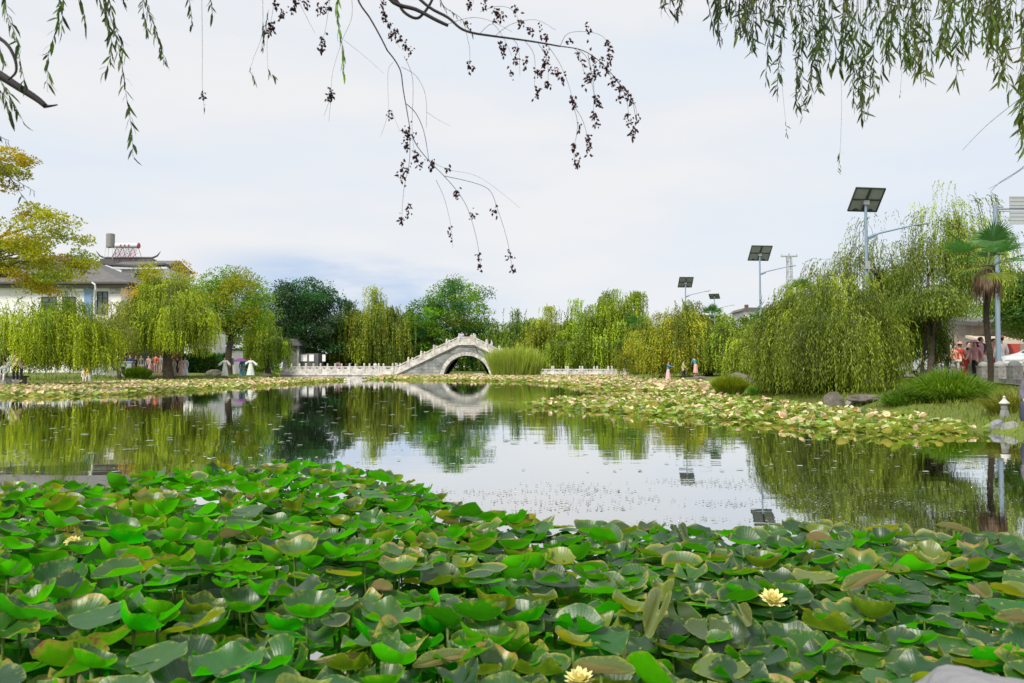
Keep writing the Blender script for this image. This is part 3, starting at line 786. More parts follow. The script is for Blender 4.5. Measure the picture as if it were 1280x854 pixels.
blades(1268, 14.2, .25, 700, .45, .3, .5, .8, np.array([.28, .25, .04]), np.array([.12, .18, .02]), .008, 'grass_tuft', 'loose yellowish tuft on the slope beside the small stone lantern', 'plant', curve=.4, seed=6)
# grass over the banks (nobody could count it)
r_ = np.random.default_rng(5)
def bank_points(n, x0, x1, y0, y1, smin, smax):
    x = r_.uniform(x0, x1, n); y = r_.uniform(y0, y1, n)
    s = sdist(x, y, shore); k = (s > smin) & (s < smax); x, y = x[k], y[k]
    return x, y, gz(x, y) - .02
xa, ya, za = bank_points(60000, 3, 20, 11, 36, .02, 9)
inpave = sdist(xa, ya, pl + [(42, 127), (42, 18)]) < .15
xa, ya, za = xa[~inpave], ya[~inpave], za[~inpave]
blades(0, 0, 0, 0, 0, 0, .17, .6, np.array([.24, .27, .03]), np.array([.11, .17, .02]), .007, 'bank_grass', 'rough yellow-green grass on the right bank slope', 'grass', curve=.5, seed=8, stuff='stuff', pos=(xa, ya, za))
xb, yb, zb_ = bank_points(60000, -46, 12, 36, 120, .05, 3.5)
blades(0, 0, 0, 0, 0, 0, .32, .5, np.array([.20, .26, .03]), np.array([.09, .15, .02]), .02, 'bank_grass', 'low grass along the far and left banks', 'grass', curve=.4, seed=9, stuff='stuff', pos=(xb, yb, zb_))

# ------------------------------------------------------------------ the bridge and its causeways (photo pixels read at 100 m)
BD, BW = 100.0, 3.8
def bz(py): return Zp(py, BD)
def bxx(px): return X(px, BD)
def rail_panel(parent, x0, z0, x1, z1, y, holes=2, h=.98, th=.13):
    """one pierced stone panel between two posts, following the slope"""
    mb = MB()
    def P(t, zz): return (x0 + (x1 - x0) * t, z0 + (z1 - z0) * t + zz)
    def slab(t0, t1, za, zb, yy=th):
        mb.prism([P(t0, za), P(t1, za), P(t1, zb), P(t0, zb)], y - yy / 2, y + yy / 2)
    slab(0, 1, 0.0, .10, th + .06); slab(0, 1, .10, .66 * h, th * .7); slab(0, 1, .84 * h, h, th + .05)
    n = holes
    w = .5 / n
    slab(0, .12, .66 * h, .84 * h, th * .7); slab(.88, 1, .66 * h, .84 * h, th * .7)
    for i in range(n - 1):
        c = .12 + .76 * (i + 1) / n; slab(c - .07, c + .07, .66 * h, .84 * h, th * .7)
    for i in range(n):          # rounded lower lips of the openings
        c0, c1 = .12 + .76 * i / n, .12 + .76 * (i + 1) / n
        slab(c0, c0 + .03, .66 * h, .75 * h, th * .65); slab(c1 - .03, c1, .66 * h, .75 * h, th * .65)
    slab(.1, .9, .18, .21, th * .78); slab(.1, .9, .52, .55, th * .78)
    return mb.build('rail_panel', M_stone, parent)
def rail_post(parent, x, z, y, h=1.38, w=.24):
    mb = MB(); mb.box((x, y, z + h / 2 - .16), (w, w, h - .32), bevel=.015)
    mb.lathe([(w * .42, z + h - .32), (w * .5, z + h - .27), (w * .5, z + h - .08), (w * .3, z + h - .01), (.01, z + h)], (x, y, 0), 10)
    return mb.build('rail_post', M_stone, parent)
def causeway(px0, px1, ydeck, posts, label, holes, far_shift=0):
    x0, x1, zd = bxx(px0), bxx(px1), bz(ydeck)
    root = empty('stone_causeway', ((x0 + x1) / 2, BD + BW / 2, 0), 0, label, 'causeway', 'white balustraded causeways either side of the arch')
    inv = -Vector(root.location)
    def fix(o): o.location = inv; return o
    mb = MB(); mb.box(((x0 + x1) / 2, BD + BW / 2, zd - .12), (x1 - x0, BW + .4, .22), bevel=.02); fix(mb.build('deck', M_stone, root))
    mb = MB(); mb.box(((x0 + x1) / 2, BD + BW / 2, (zd - .24 - .6) / 2), (x1 - x0 - .1, BW + .1, zd - .24 + .6)); fix(mb.build('base_wall', M_stone_g, root))
    for yy in (BD + .02, BD + BW - .02):
        for i, p in enumerate(posts):
            fix(rail_post(root, bxx(p), zd, yy))
            if i < len(posts) - 1:
                fix(rail_panel(root, bxx(p) + .12, zd, bxx(posts[i + 1]) - .12, zd, yy, holes))
    if px0 < 400:
        for yy in (BD + .02, BD + BW - .02):
            mb = MB(); mb.prism([(bxx(351), zd), (bxx(posts[0]) - .12, zd), (bxx(posts[0]) - .12, zd + .9), (bxx(358), zd + .62), (bxx(353), zd + .45)], yy - .07, yy + .07)
            fix(mb.build('end_scroll', M_stone, root))
    return root
causeway(350, 493, 467.3, [364.5, 382.7, 400.9, 419.1, 437.2, 455.3, 473.5, 491], 'long low white stone causeway with balustrade left of the arch', 1)
causeway(670, 788, 470.6, [673.5, 692, 710, 728, 746.5, 765, 785.5], 'short white stone causeway with balustrade right of the reeds', 2)

arch = empty('arch_bridge', (bxx(582.5), BD + BW / 2, 0), 0, 'humpbacked pale stone bridge with one round arch over the pond', 'bridge')
ai = -Vector(arch.location)
prof = [(493, 469.5), (572.5, 431.5), (592.5, 431.5), (670, 469.8)]
cx0 = 583.2; Rr = 29.3
cyb = bz(470.4) - .35
AR = 3.07
th0 = math.asin(max(-1, (-0.6 - cyb) / AR)) if abs((-0.6 - cyb) / AR) < 1 else -.2
zc_ = bz(444.4) - AR
aps = []
a0 = math.asin((-.5 - zc_) / AR)
for i in range(33):
    t = a0 + (math.pi - 2 * a0) * i / 32
    aps.append((bxx(cx0) + AR * math.cos(t), zc_ + AR * math.sin(t)))
poly = [(bxx(493), -.5), (bxx(493), bz(469.5))] + [(bxx(a), bz(b)) for a, b in prof[1:3]] + [(bxx(670), bz(469.8)), (bxx(670), -.5)] + aps
mb = MB(); mb.prism(poly, BD + .05, BD + BW - .05)
bmesh.ops.triangulate(mb.bm, faces=[f for f in mb.bm.faces if len(f.verts) > 4])
def stone_blocks():
    m, n, l = nt('ashlar')
    b = n['Principled BSDF']; b.inputs['Roughness'].default_value = .9
    t = n.new('ShaderNodeTexCoord'); mp_ = n.new('ShaderNodeMapping'); mp_.inputs['Rotation'].default_value = (R(90), 0, 0)
    l.new(t.outputs['Object'], mp_.inputs['Vector'])
    bk = n.new('ShaderNodeTexBrick'); bk.inputs['Scale'].default_value = 1.0
    bk.inputs['Brick Width'].default_value = 1.1; bk.inputs['Row Height'].default_value = .42; bk.inputs['Mortar Size'].default_value = .02
    bk.inputs['Color1'].default_value = (.30, .31, .30, 1); bk.inputs['Color2'].default_value = (.38, .385, .37, 1); bk.inputs['Mortar'].default_value = (.15, .16, .15, 1)
    l.new(mp_.outputs[0], bk.inputs['Vector'])
    z = n.new('ShaderNodeTexNoise'); z.inputs['Scale'].default_value = .9; z.inputs['Detail'].default_value = 8; z.inputs['Roughness'].default_value = .7
    l.new(t.outputs['Object'], z.inputs['Vector'])
    r = n.new('ShaderNodeValToRGB'); r.color_ramp.elements[0].position = .35; r.color_ramp.elements[0].color = (.35, .38, .36, 1); r.color_ramp.elements[1].position = .6
    l.new(z.outputs['Fac'], r.inputs[0])
    mx = n.new('ShaderNodeMix'); mx.data_type = 'RGBA'; mx.blend_type = 'MULTIPLY'; mx.inputs[0].default_value = 1
    l.new(bk.outputs[0], mx.inputs[6]); l.new(r.outputs[0], mx.inputs[7]); l.new(mx.outputs[2], b.inputs['Base Color'])
    return m
M_ashlar = stone_blocks()
o = mb.build('spandrel_wall', M_ashlar, arch); o.location = ai
nv = 23
for yy0, yy1 in ((BD - .03, BD + .35), (BD + BW - .35, BD + BW + .03)):
    mb = MB()
    for i in range(nv):
        t0 = a0 + (math.pi - 2 * a0) * (i + .03) / nv; t1 = a0 + (math.pi - 2 * a0) * (i + .97) / nv
        c = bxx(cx0)
        mb.prism([(c + r * math.cos(t), zc_ + r * math.sin(t)) for r, t in ((AR - .01, t0), (AR + .52, t0), (AR + .52, (t0 + t1) / 2), (AR + .52, t1), (AR - .01, t1), (AR - .01, (t0 + t1) / 2))], yy0, yy1)
    o = mb.build('arch_ring', M_stone, arch); o.location = ai
mb = MB(); Ro = AR + .52
for i in range(32):     # dark hood moulding round the ring
    t0 = a0 + (math.pi - 2 * a0) * i / 32; t1 = a0 + (math.pi - 2 * a0) * (i + 1) / 32; c = bxx(cx0)
    mb.prism([(c + r * math.cos(t), zc_ + r * math.sin(t)) for r, t in ((Ro, t0), (Ro + .09, t0), (Ro + .09, t1), (Ro, t1))], BD - .07, BD + .06)
o = mb.build('hood_moulding', M_stone_g, arch); o.location = ai
for zz0, zz1, yy, nm, mt in ((0.0, .26, .16, 'coping', M_stone), (-.20, -.07, .05, 'string_course', M_stone_g)):
    mb = MB()
    for i in range(3):
        (pa, ya_), (pb, yb_) = prof[i], prof[i + 1]
        mb.prism([(bxx(pa), bz(ya_) + zz0), (bxx(pb), bz(yb_) + zz0), (bxx(pb), bz(yb_) + zz1), (bxx(pa), bz(ya_) + zz1)], BD - yy, BD + BW + yy)
    o = mb.build(nm, mt, arch); o.location = ai
def prz(px):
    return float(np.interp(px, [493, 572.5, 592.5, 670], [bz(469.5), bz(431.5), bz(431.5), bz(469.8)])) + .26
ppx = [495, 510.5, 526.5, 542.3, 558.3, 574, 592.3, 608, 624, 640, 655, 668.5]
for yy in (BD + .02, BD + BW - .02):
    for i, p in enumerate(ppx):
        o = rail_post(arch, bxx(p), prz(p) - .05, yy, h=1.35); o.location = ai
        if i < len(ppx) - 1:
            o = rail_panel(arch, bxx(p) + .12, prz(p + 1), bxx(ppx[i + 1]) - .12, prz(ppx[i + 1] - 1), yy, 2, h=.85); o.location = ai

# ------------------------------------------------------------------ solar street lamps, metal pole, lattice tower
def solar_lamp(px, d, top_py, pw, ph, label, arm=1.9, yaw=0.0, tilt=52):
    x = X(px, d); g = max(.5, gz1(x, d)); zt = Zp(top_py, d) - g
    root = empty('solar_street_lamp', (x, d, g), 0, label, 'street lamp', 'solar street lamps along the road')
    zp = zt - ph * .5
    mb = MB(); mb.tube([(0, 0, 0), (0, 0, .25)], .13, 12); mb.tube([(0, 0, .2), (0, 0, zp * .5), (0, 0, zp)], [.085, .07, .05], 12)
    mb.box((0, 0, .02), (.4, .4, .04)); mb.build('pole', M_metal_b, root, smooth=False)
    rot = Euler((R(-tilt), 0, R(yaw)))
    c = Vector((0, -.05, zp + .02)); m3 = rot.to_matrix()
    pan = MB()
    for s in (-1, 1):
        pan.box(c + m3 @ Vector((s * pw * .255, 0, 0)), (pw * .485, ph / math.sin(R(tilt)) * .82, .035), rot=rot)
    # here the panels' sunny side faces away from the pond, so we see frames and backs
    pan.build('solar_panel', M_panel, root)
    fr = MB(); L_ = ph / math.sin(R(tilt)) * .82
    for s in (-1, 1):
        for yy in (-.5, 0.0, .5):
            fr.box(c + m3 @ Vector((s * pw * .255, yy * L_ * .97, -.035)), (pw * .485, .04, .05), rot=rot)
        for xx in (-.235, .235):
            fr.box(c + m3 @ Vector((s * pw * .255 + xx * pw, 0, -.03)), (.035, L_, .05), rot=rot)
        fr.box(c + m3 @ Vector((s * pw * .255, L_ * .43, -.06)), (.14, .09, .06), rot=rot)
    fr.build('panel_frame', M_dark, root)
    br = MB(); br.box((0, -.03, zp - .1), (.22, .12, .16)); br.tube([(0, 0, zp - .15), (0, -.06, zp)], .06, 8); br.build('mounting_bracket', M_metal, root)
    za = zt - 1.75
    am = MB(); am.tube([(0, 0, za - .18), (.5, 0, za + .02), (arm, 0, za + .34)], [.035, .035, .025], 8); am.box((.2, 0, za - .12), (.4, .02, .14), rot=Euler((0, R(-22), 0)))
    am.build('arm', M_metal_b, root)
    hd = MB(); hd.box((arm + .22, 0, za + .37), (.5, .2, .07), rot=Euler((0, R(-8), 0)), bevel=.02); hd.build('lamp_head', M_metal, root)
    bt = MB(); bt.box((0, -.09, zt * .60), (.16, .1, .3), bevel=.01); bt.build('control_box', M_metal, root)
    return root
solar_lamp(1085, 28.7, 233.5, 1.2, .94, 'nearest and largest solar street lamp, rising behind the huge near willow', yaw=8)
solar_lamp(951, 50, 306, 1.42, 1.08, 'mid-sized solar street lamp with its arm to the right, left of the lattice tower', yaw=6)
solar_lamp(857.5, 72, 345.5, 1.36, 1.1, 'small distant solar street lamp above the yellow-tinged willow', yaw=3)
solar_lamp(893.5, 90, 367, 1.2, .62, 'farthest solar street lamp, only its little tilted panel showing over the trees', yaw=-25, tilt=30)

pr = empty('sign_pole', (X(1248, 27), 27, .54), 0, 'tall grey-blue metal pole with a side arm carrying a grey board, right of the palm', 'pole')
mb = MB(); zt = Zp(255, 27) - .54
mb.tube([(0, 0, 0), (0, 0, zt)], [.085, .075], 14); mb.build('pole', M_metal_b, pr)
mb = MB(); mb.tube([(0, 0, Zp(260, 27) - .54), (1.1, 0, Zp(260, 27) - .54)], .035, 8); mb.tube([(0, 0, Zp(263, 27) - .54), (1.1, 0, Zp(263, 27) - .54)], .02, 6); mb.build('arm', M_metal, pr)
mb = MB(); mb.box((.48 + .45, -.06, Zp(252, 27) - .54), (.9, .04, .42)); mb.box((.48 + .45, -.06, Zp(271.5, 27) - .54), (.9, .04, .46)); mb.build('board', simple('board_back', (.42, .44, .46), .7, var=.05), pr)
mb = MB()
for k in range(8): mb.box((.48 + .45, -.085, Zp(280 - k * 4.8, 27) - .54), (.9, .012, .014))
mb.build('board_ribs', M_metal, pr)

tw = empty('lattice_tower', (X(988, 150), 150, .5), 0, 'thin grey lattice pylon with a crossbar right of the middle solar lamp', 'pylon')
mb = MB(); zt = Zp(320, 150) - .5; s0, s1 = .9, .36
for sxx in (-1, 1):
    for syy in (-1, 1): mb.tube([(sxx * s0, syy * s0, 0), (sxx * s1, syy * s1, zt)], .07, 4)
nl = 22
for k in range(nl):
    z0, z1 = zt * k / nl, zt * (k + 1) / nl; a, b = s0 + (s1 - s0) * k / nl, s0 + (s1 - s0) * (k + 1) / nl
    q = 1 if k % 2 else -1
    for yy in (-1, 1):
        mb.tube([(-a * q, yy * a, z0), (b * q, yy * b, z1)], .045, 3)
        mb.tube([(yy * a, -a * q, z0), (yy * b, b * q, z1)], .045, 3)
    mb.tube([(-a, -a, z0), (a, -a, z0), (a, a, z0), (-a, a, z0), (-a, -a, z0)], .035, 3)
mb.build('lattice', M_metal, tw)
mb = MB(); mb.box((0, 0, zt), (3.2, .5, .22)); mb.box((-1.5, 0, zt + .25), (.12, .12, .4)); mb.box((1.5, 0, zt + .25), (.12, .12, .4)); mb.box((0, 0, zt + .3), (.2, .2, .5)); mb.build('crossbar', M_metal, tw)

# stone posts by the promenade
M_kstone = simple('post_stone', (.34, .335, .31), .9, var=.35, scale=3, bump=.5, bscale=14)
desc = ['leftmost', 'second', 'third', 'fourth', 'fifth', 'sixth', 'seventh']
pp0 = None
ang_f = math.atan2(fence_pts[0][1] - fence_pts[-1][1], fence_pts[0][0] - fence_pts[-1][0])
for i, (x, y) in enumerate(fence_pts):
    mb = MB(); mb.box((0, 0, .27), (.34, .34, .56), bevel=.01)
    mb.box((0, 0, .565), (.37, .37, .03))
    mb.lathe([(.19, .58), (.185, .64), (.14, .70), (.06, .735), (.01, .745)], (0, 0, 0), 12)
    mb.box((0, -.172, .34), (.2, .012, .26)); mb.box((-.172, 0, .34), (.012, .2, .26))
    ps = empty('stone_post', (x, y, .58), ang_f - R(90), '%s stone post from the left in the row in front of the crowd' % desc[i] if i < 6 else 'stone post just at the right end of the row by the car', 'post', 'stone posts beside the promenade')
    mb.build('shaft', M_kstone, ps)
    mb = MB(); mb.box((0, -.183, .36), (.045, .012, .045), bevel=.004); mb.build('red_stud', simple('red_stud', (.4, .08, .03), .5), ps)
    ps.rotation_euler.z = 0
    # stone kerb between this post and the next
    if i < len(fence_pts) - 1:
        x2, y2 = fence_pts[i + 1]; a = Vector((x, y, 0)); b = Vector((x2, y2, 0)); m_ = (a + b) / 2; L_ = (b - a).length - .42
        mb = MB(); mb.box((m_.x, m_.y, .64), (L_, .2, .16), rz=math.atan2(y2 - y, x2 - x), bevel=.01)
        o = mb.build('stone_bench_rail', M_kstone)
        tag(o, 'low stone rail between the %s and %s posts beside the promenade' % (desc[i], desc[i + 1]), 'rail', 'low rails between the stone posts')

# ------------------------------------------------------------------ buildings
def tilemat():
    m, n, l = nt('roof_tiles'); b = n['Principled BSDF']; b.inputs['Roughness'].default_value = .85
    t = n.new('ShaderNodeTexCoord'); w = n.new('ShaderNodeTexWave'); w.inputs['Scale'].default_value = 1.1; w.bands_direction = 'X'; w.inputs['Distortion'].default_value = .3
    l.new(t.outputs['UV'], w.inputs['Vector'])
    w.inputs['Scale'].default_value = 1.6
    z = n.new('ShaderNodeTexNoise'); z.inputs['Scale'].default_value = 1.2; z.inputs['Detail'].default_value = 6; l.new(t.outputs['Object'], z.inputs['Vector'])
    r = n.new('ShaderNodeValToRGB'); r.color_ramp.elements[0].color = (.12, .115, .115, 1); r.color_ramp.elements[1].color = (.27, .26, .25, 1)
    l.new(z.outputs['Fac'], r.inputs[0])
    mx = n.new('ShaderNodeMix'); mx.data_type = 'RGBA'; mx.blend_type = 'MULTIPLY'; mx.inputs[0].default_value = .45
    l.new(r.outputs[0], mx.inputs[6]); l.new(w.outputs[0], mx.inputs[7]); l.new(mx.outputs[2], b.inputs['Base Color'])
    bp = n.new('ShaderNodeBump'); bp.inputs['Strength'].default_value = .8; bp.inputs['Distance'].default_value = .08; l.new(w.outputs[0], bp.inputs['Height']); l.new(bp.outputs[0], b.inputs['Normal'])
    return m
M_tile = tilemat()
M_soffit = simple('soffit', (.20, .17, .15), .9, var=.2)
M_glass = simple('window_glass', (.10, .13, .12), .15, spec=.8, var=.3, scale=.9)
M_bluet = simple('blue_tiles', (.20, .32, .50), .5, var=.1)
def roof_mesh(c, w, dep, h, ridge, over=.9, curl=.0, th=.22):
    """hip roof with real thickness; UVs run along the eaves; c = centre at eave height"""
    bm = bmesh.new(); uvl = bm.loops.layers.uv.new('UVMap')
    a, b = w / 2 + over, dep / 2 + over; r = ridge / 2
    N = 10
    def ring(t):      # t 0 eave .. 1 ridge, concave slope
        z = h * (t ** 1.25); k = 1 - t
        xs, ys = r + (a - r) * k, b * k
        up = curl * (k ** 6)
        return [(c[0] - xs, c[1] - ys, c[2] + z + up), (c[0], c[1] - ys, c[2] + z), (c[0] + xs, c[1] - ys, c[2] + z + up), (c[0] + xs, c[1], c[2] + z), (c[0] + xs, c[1] + ys, c[2] + z + up), (c[0], c[1] + ys, c[2] + z), (c[0] - xs, c[1] + ys, c[2] + z + up), (c[0] - xs, c[1], c[2] + z)]
    rings = [ring(i / N) for i in range(N + 1)]
    for i in range(N):
        A, B = rings[i], rings[i + 1]
        for k in range(8):
            j = (k + 1) % 8
            f = bm.faces.new([bm.verts.new(q) for q in (A[k], A[j], B[j], B[k])])
            axis = 0 if k in (0, 1, 4, 5) else 1
            for lp, q in zip(f.loops, (A[k], A[j], B[j], B[k])): lp[uvl].uv = (q[axis], q[2])
    # fascia and underside
    A = rings[0]
    for k in range(8):
        j = (k + 1) % 8
        lo = lambda q: (q[0], q[1], q[2] - th)
        bm.faces.new([bm.verts.new(q) for q in (lo(A[k]), lo(A[j]), A[j], A[k])])
    bm.faces.new([bm.verts.new((q[0], q[1], q[2] - th)) for q in A][::-1])
    bmesh.ops.remove_doubles(bm, verts=bm.verts, dist=.001)
    me = bpy.data.meshes.new('roof'); bm.to_mesh(me); bm.free(); return me
def window(parent, x, y, z, w, h, face='front', mull=2):
    """frame with pane; face front = looks towards -Y, 'right' = looks towards +X"""
    f = MB(); t = .08
    def bx3(c, s):
        if face == 'front': f.box((x + c[0], y - .04, z + c[1]), (s[0], .12, s[1]))
        else: f.box((x + .04, y + c[0], z + c[1]), (.12, s[0], s[1]))
    bx3((0, h / 2), (w + t, t)); bx3((0, -h / 2), (w + t, t * 1.6)); bx3((-w / 2, 0), (t, h)); bx3((w / 2, 0), (t, h))
    for k in range(1, mull): bx3((-w / 2 + w * k / mull, 0), (t * .6, h))
    bx3((0, h * .22), (w, t * .6))
    fo = f.build('window', M_dark, parent)
    p = MB()
    if face == 'front': p.box((x, y + .0, z), (w - .06, .03, h - .06))
    else: p.box((x + .0, y, z), (.03, w - .06, h - .06))
    p.build('pane', M_glass, fo)
    return fo

D1 = 86.0
hb = empty('white_house', (X(100, D1), D1 + 6, .5), 0, 'white walled house with a grey tiled roof behind the left willows', 'house')
hb.location = (0, 0, 0)
zeav = Zp(353, D1); xr = X(150, D1); xl = -67.0
mb = MB(); mb.box(((xl + xr) / 2, D1 + 6.5, zeav / 2 + .2), (xr - xl, 13, zeav - .4)); mb.build('wall', M_white, hb)
# wing that recedes to the right
mb = MB(); wxr = X(186, D1 + 13)
mb.prism([(xr + .003, .2), (xr + .003 + 7, .2), (xr + .003 + 7, zeav - .25), (xr + .003, zeav - .25)], D1 + 3.2, D1 + 13)
mb.build('side_wing', M_white, hb)
me = roof_mesh((-56, D1 + 6.5, zeav), 24.2, 13, Zp(319, D1 + 6.5) - zeav, 7, over=.95)
link('roof', me, M_tile, hb)
mb = MB(); mb.box((-56, D1 + 6.5, zeav - .42), (25, 14, .36)); mb.build('soffit', M_soffit, hb)
mb = MB(); mb.box((X(109.5, D1), D1 - .06, zeav - 3), (.9, .14, 5.6)); mb.build('blue_tile_strip', M_bluet, hb)
mb = MB(); mb.tube([(X(119, D1), D1 - .95, zeav - .1), (X(123, D1), D1 - .95, zeav - .35), (X(123.5, D1), D1 - .9, zeav - .9), (X(119.5, D1), D1 - .3, zeav - 1.6), (X(117.5, D1), D1 - .12, zeav - 2.0), (X(117, D1), D1 - .12, .3)], .10, 8); mb.build('downpipe', simple('pipe_white', (.75, .75, .74), .5), hb)
window(hb, X(127, D1), D1 - .01, zeav - 2.3, 1.15, 2.5)
window(hb, X(60, D1), D1 - .01, zeav - 2.6, 1.6, 1.9); window(hb, X(85, D1), D1 - .01, zeav - 2.6, 1.4, 1.9)
mb = MB(); mb.box((X(75, D1), D1 - .03, zeav - .85), (5.6, .06, .5)); mb.build('painted_frieze', simple('frieze_a', (.18, .18, .2), .8, col2=(.62, .6, .58), var=.5, scale=3.2), hb)
mb = MB(); mb.box((X(143, D1), D1 - .03, zeav - .95), (1.3, .06, .62)); mb.build('painted_frieze', simple('frieze', (.18, .18, .2), .8, col2=(.62, .6, .58), var=.5, scale=3.2), hb)
mb = MB()
for q in range(3): mb.box((X(75, D1) - 1.9 + 1.9 * q, D1 - .075, zeav - .85), (1.3, .03, .3))
mb.build('frieze_panel', M_white, hb)

D2 = 100.0
h2 = empty('upper_house', (0, 0, 0), 0, 'second house whose tiled roof with upturned corners rises behind the white house', 'house')
ze2 = Zp(332, D2); xa2, xb2 = X(150, D2), X(204, D2)
mb = MB(); mb.box(((xa2 + xb2) / 2, D2 + 4, ze2 / 2), (xb2 - xa2, 8, ze2 - .3)); mb.build('wall', M_white, h2)
link('roof', roof_mesh(((xa2 + xb2) / 2 - .6, D2 + 4, ze2), xb2 - xa2, 8, 1.25, 7.4, over=1.0, curl=.25), M_tile, h2)
mb = MB(); rx0, rx1, rz_ = X(121, D2 + 4), X(196, D2 + 4), Zp(322, D2 + 4)
mb.tube([(rx0 - .35, D2 + 4, rz_ + .95), (rx0 + .15, D2 + 4, rz_ + .3), (rx0 + .8, D2 + 4, rz_), (rx1 - .8, D2 + 4, rz_), (rx1 - .15, D2 + 4, rz_ + .3), (rx1 + .3, D2 + 4, rz_ + .9)], [.03, .12, .16, .16, .12, .03], 6)
mb.build('ridge', M_tile, h2)
mb = MB(); mb.box(((rx0 + rx1) / 2, D2 + 4, rz_ - .55), (rx1 - rx0 - 1, 1.2, .7)); mb.build('ridge_base', M_tile, h2)
mb = MB(); mb.box(((xa2 + xb2) / 2, D2 - .62, ze2 - .38), (xb2 - xa2 + 1.4, .5, .28)); mb.build('eave_band', simple('eave_white', (.6, .62, .63), .8), h2)
window(h2, X(175, D2), D2 - .01, ze2 - 1.6, 1.6, 1.4)
# water tank and solar heater on that roof
tk = empty('water_tank', (X(135.5, D2 + 4), D2 + 4, rz_ - .2), 0, 'grey cylindrical water tank on spindly legs on top of the upper roof', 'water tank')
zb2 = Zp(309, D2 + 4) - (rz_ - .2); zt2 = Zp(291, D2 + 4) - (rz_ - .2)
mb = MB(); mb.lathe([(.50, zb2), (.56, zb2 + .05), (.56, zt2 - .12), (.45, zt2 - .03), (.02, zt2)], (0, 0, 0), 20); mb.build('tank', simple('tank_grey', (.28, .28, .26), .7, var=.15), tk, smooth=False)
for a in range(4):
    mb = MB(); mb.tube([(.6 * (-1) ** a, .5 * (-1) ** (a // 2), -.1), (.42 * (-1) ** a, .35 * (-1) ** (a // 2), zb2)], .035, 5); mb.build('leg', simple('leg_white', (.6, .6, .6), .5), tk)
hx = empty('solar_water_heater', (X(157, D2 + 4), D2 + 4, rz_ - .1), 0, 'solar water heater with a white and red cylinder on a red frame beside the tank', 'water heater')
M_red = simple('red_paint', (.50, .05, .08), .5)
zc2 = Zp(306.5, D2 + 4) - (rz_ - .1)
mb = MB(); mb.tube([(-1.6, 0, zc2), (1.45, 0, zc2)], .34, 18); mb.build('cylinder', simple('heater_white', (.7, .72, .74), .35), hx, smooth=False)
mb = MB(); mb.tube([(1.45, 0, zc2), (1.62, 0, zc2)], .38, 18);  mb.build('red_cap', M_red, hx)
mb = MB()
for q in range(3):
    for w_, h_, ox, oz in ((.26, .05, 0, .11), (.26, .05, 0, -.10), (.05, .26, 0, 0), (.05, .2, -.11, 0), (.18, .04, .02, .01)): mb.box((-.75 + q * .55 + ox, -.335, zc2 + oz), (w_, .05, h_))
mb.build('red_lettering', M_red, hx)
mb = MB()
for k in range(5):
    xx = -1.4 + k * .72
    mb.tube([(xx, 0, zc2 - .2), (xx - .25, -.9, -.1)], .035, 4); mb.tube([(xx, 0, zc2 - .2), (xx + .3, .6, -.1)], .035, 4); mb.tube([(xx - .25, -.9, .15), (xx + .47, -.9, .7)], .03, 4)
mb.build('frame', M_red, hx)
mb = MB()
for k in range(14): mb.tube([(-1.4 + k * .21, -.12, zc2 - .25), (-1.4 + k * .21, -1.3, .1)], .028, 5)
mb.build('glass_tubes', M_dark, hx)

# grey walled gate with white boards at the left end of the bridge
gh = empty('grey_gatehouse', (0, 0, 0), 0, 'grey walled gatehouse with white notice panels under the dark tree', 'building')
dG = 113.0; zg_ = gz1(X(370, dG), dG)
mb = MB(); mb.box((X(364, dG), dG + 2, zg_ + 1.9), (X(374, dG) - X(353, dG), 4, 4.2)); mb.build('wall', M_grey, gh)
mb = MB(); mb.box((X(385, dG), dG + 2.2, zg_ + 1.4), (X(398, dG) - X(374.5, dG), 3.4, 3.0)); mb.build('side_wall', M_grey, gh)
for a, b_, c_ in ((379, 8, 'a'), (388.5, 6, 'b'), (404, 4, 'c')):
    mb = MB(); mb.box((X(a, dG), dG + .42, Zp(447.5, dG)), (b_ * dG / FPX, .08, 8.5 * dG / FPX)); mb.build('white_panel', M_white, gh)
mb = MB(); mb.box((X(373, dG), dG - .1, zg_ + 2.1), (.3, .3, 4.3)); mb.build('pillar', M_stone_g, gh)
mb = MB(); mb.prism([(X(350, dG), zg_ + 4.0), (X(377, dG), zg_ + 4.0), (X(372, dG), zg_ + 5.0), (X(355, dG), zg_ + 5.0)], dG - .6, dG + 4.6); mb.build('roof', M_tile, gh)
# low white planter wall with pots on the left bank
pw_ = empty('planter_wall', (X(142, 62), 62, .3), 0, 'low pale planter wall behind the round bush on the left bank', 'wall')
mb = MB(); mb.box((0, 0, .6), (3.2, .5, 1.2), bevel=.03); mb.box((0, 0, 1.24), (3.4, .6, .09), bevel=.02); mb.build('wall', simple('pale_blue_wall', (.42, .47, .50), .85, var=.15), pw_)
mb = MB(); mb.box((.9, -.8, .3), (1.7, .7, .45), bevel=.03); mb.build('stone_box', M_stone_g, pw_)
for q in (.55, 1.2):
    p_ = empty('flower_pot', (X(142, 62) + q, 61.2, .3 + .525), 0, 'dark flower pot, %s of the two on the stone box by the planter wall' % ('left' if q < 1 else 'right'), 'pot')
    mb = MB(); mb.lathe([(.12, 0), (.2, .3), (.22, .32), (.2, .34), (.02, .3)], (0, 0, 0), 14); mb.build('pot', M_dark, p_)
    n = 260; v = unit(np.random.default_rng(4).normal(size=(n, 3))); leaf_object('plant', v * np.array([.2, .2, .16]) + np.array([0, 0, .45]), v, .09, .025, np.tile(DG * 1.3, (n, 1)), M_leaf, p_)
wk = empty('white_kiosk', (X(290, 74), 74, .5), 0, 'white kiosk wall under the fresh green tree behind the robed people', 'kiosk')
mb = MB(); mb.box((0, 1.0, 1.1), (.75, 2, 2.3)); mb.build('wall', M_white, wk)
mb = MB(); mb.box((0, 1.0, 2.3), (1.0, 2.3, .12)); mb.build('roof', M_tile, wk)
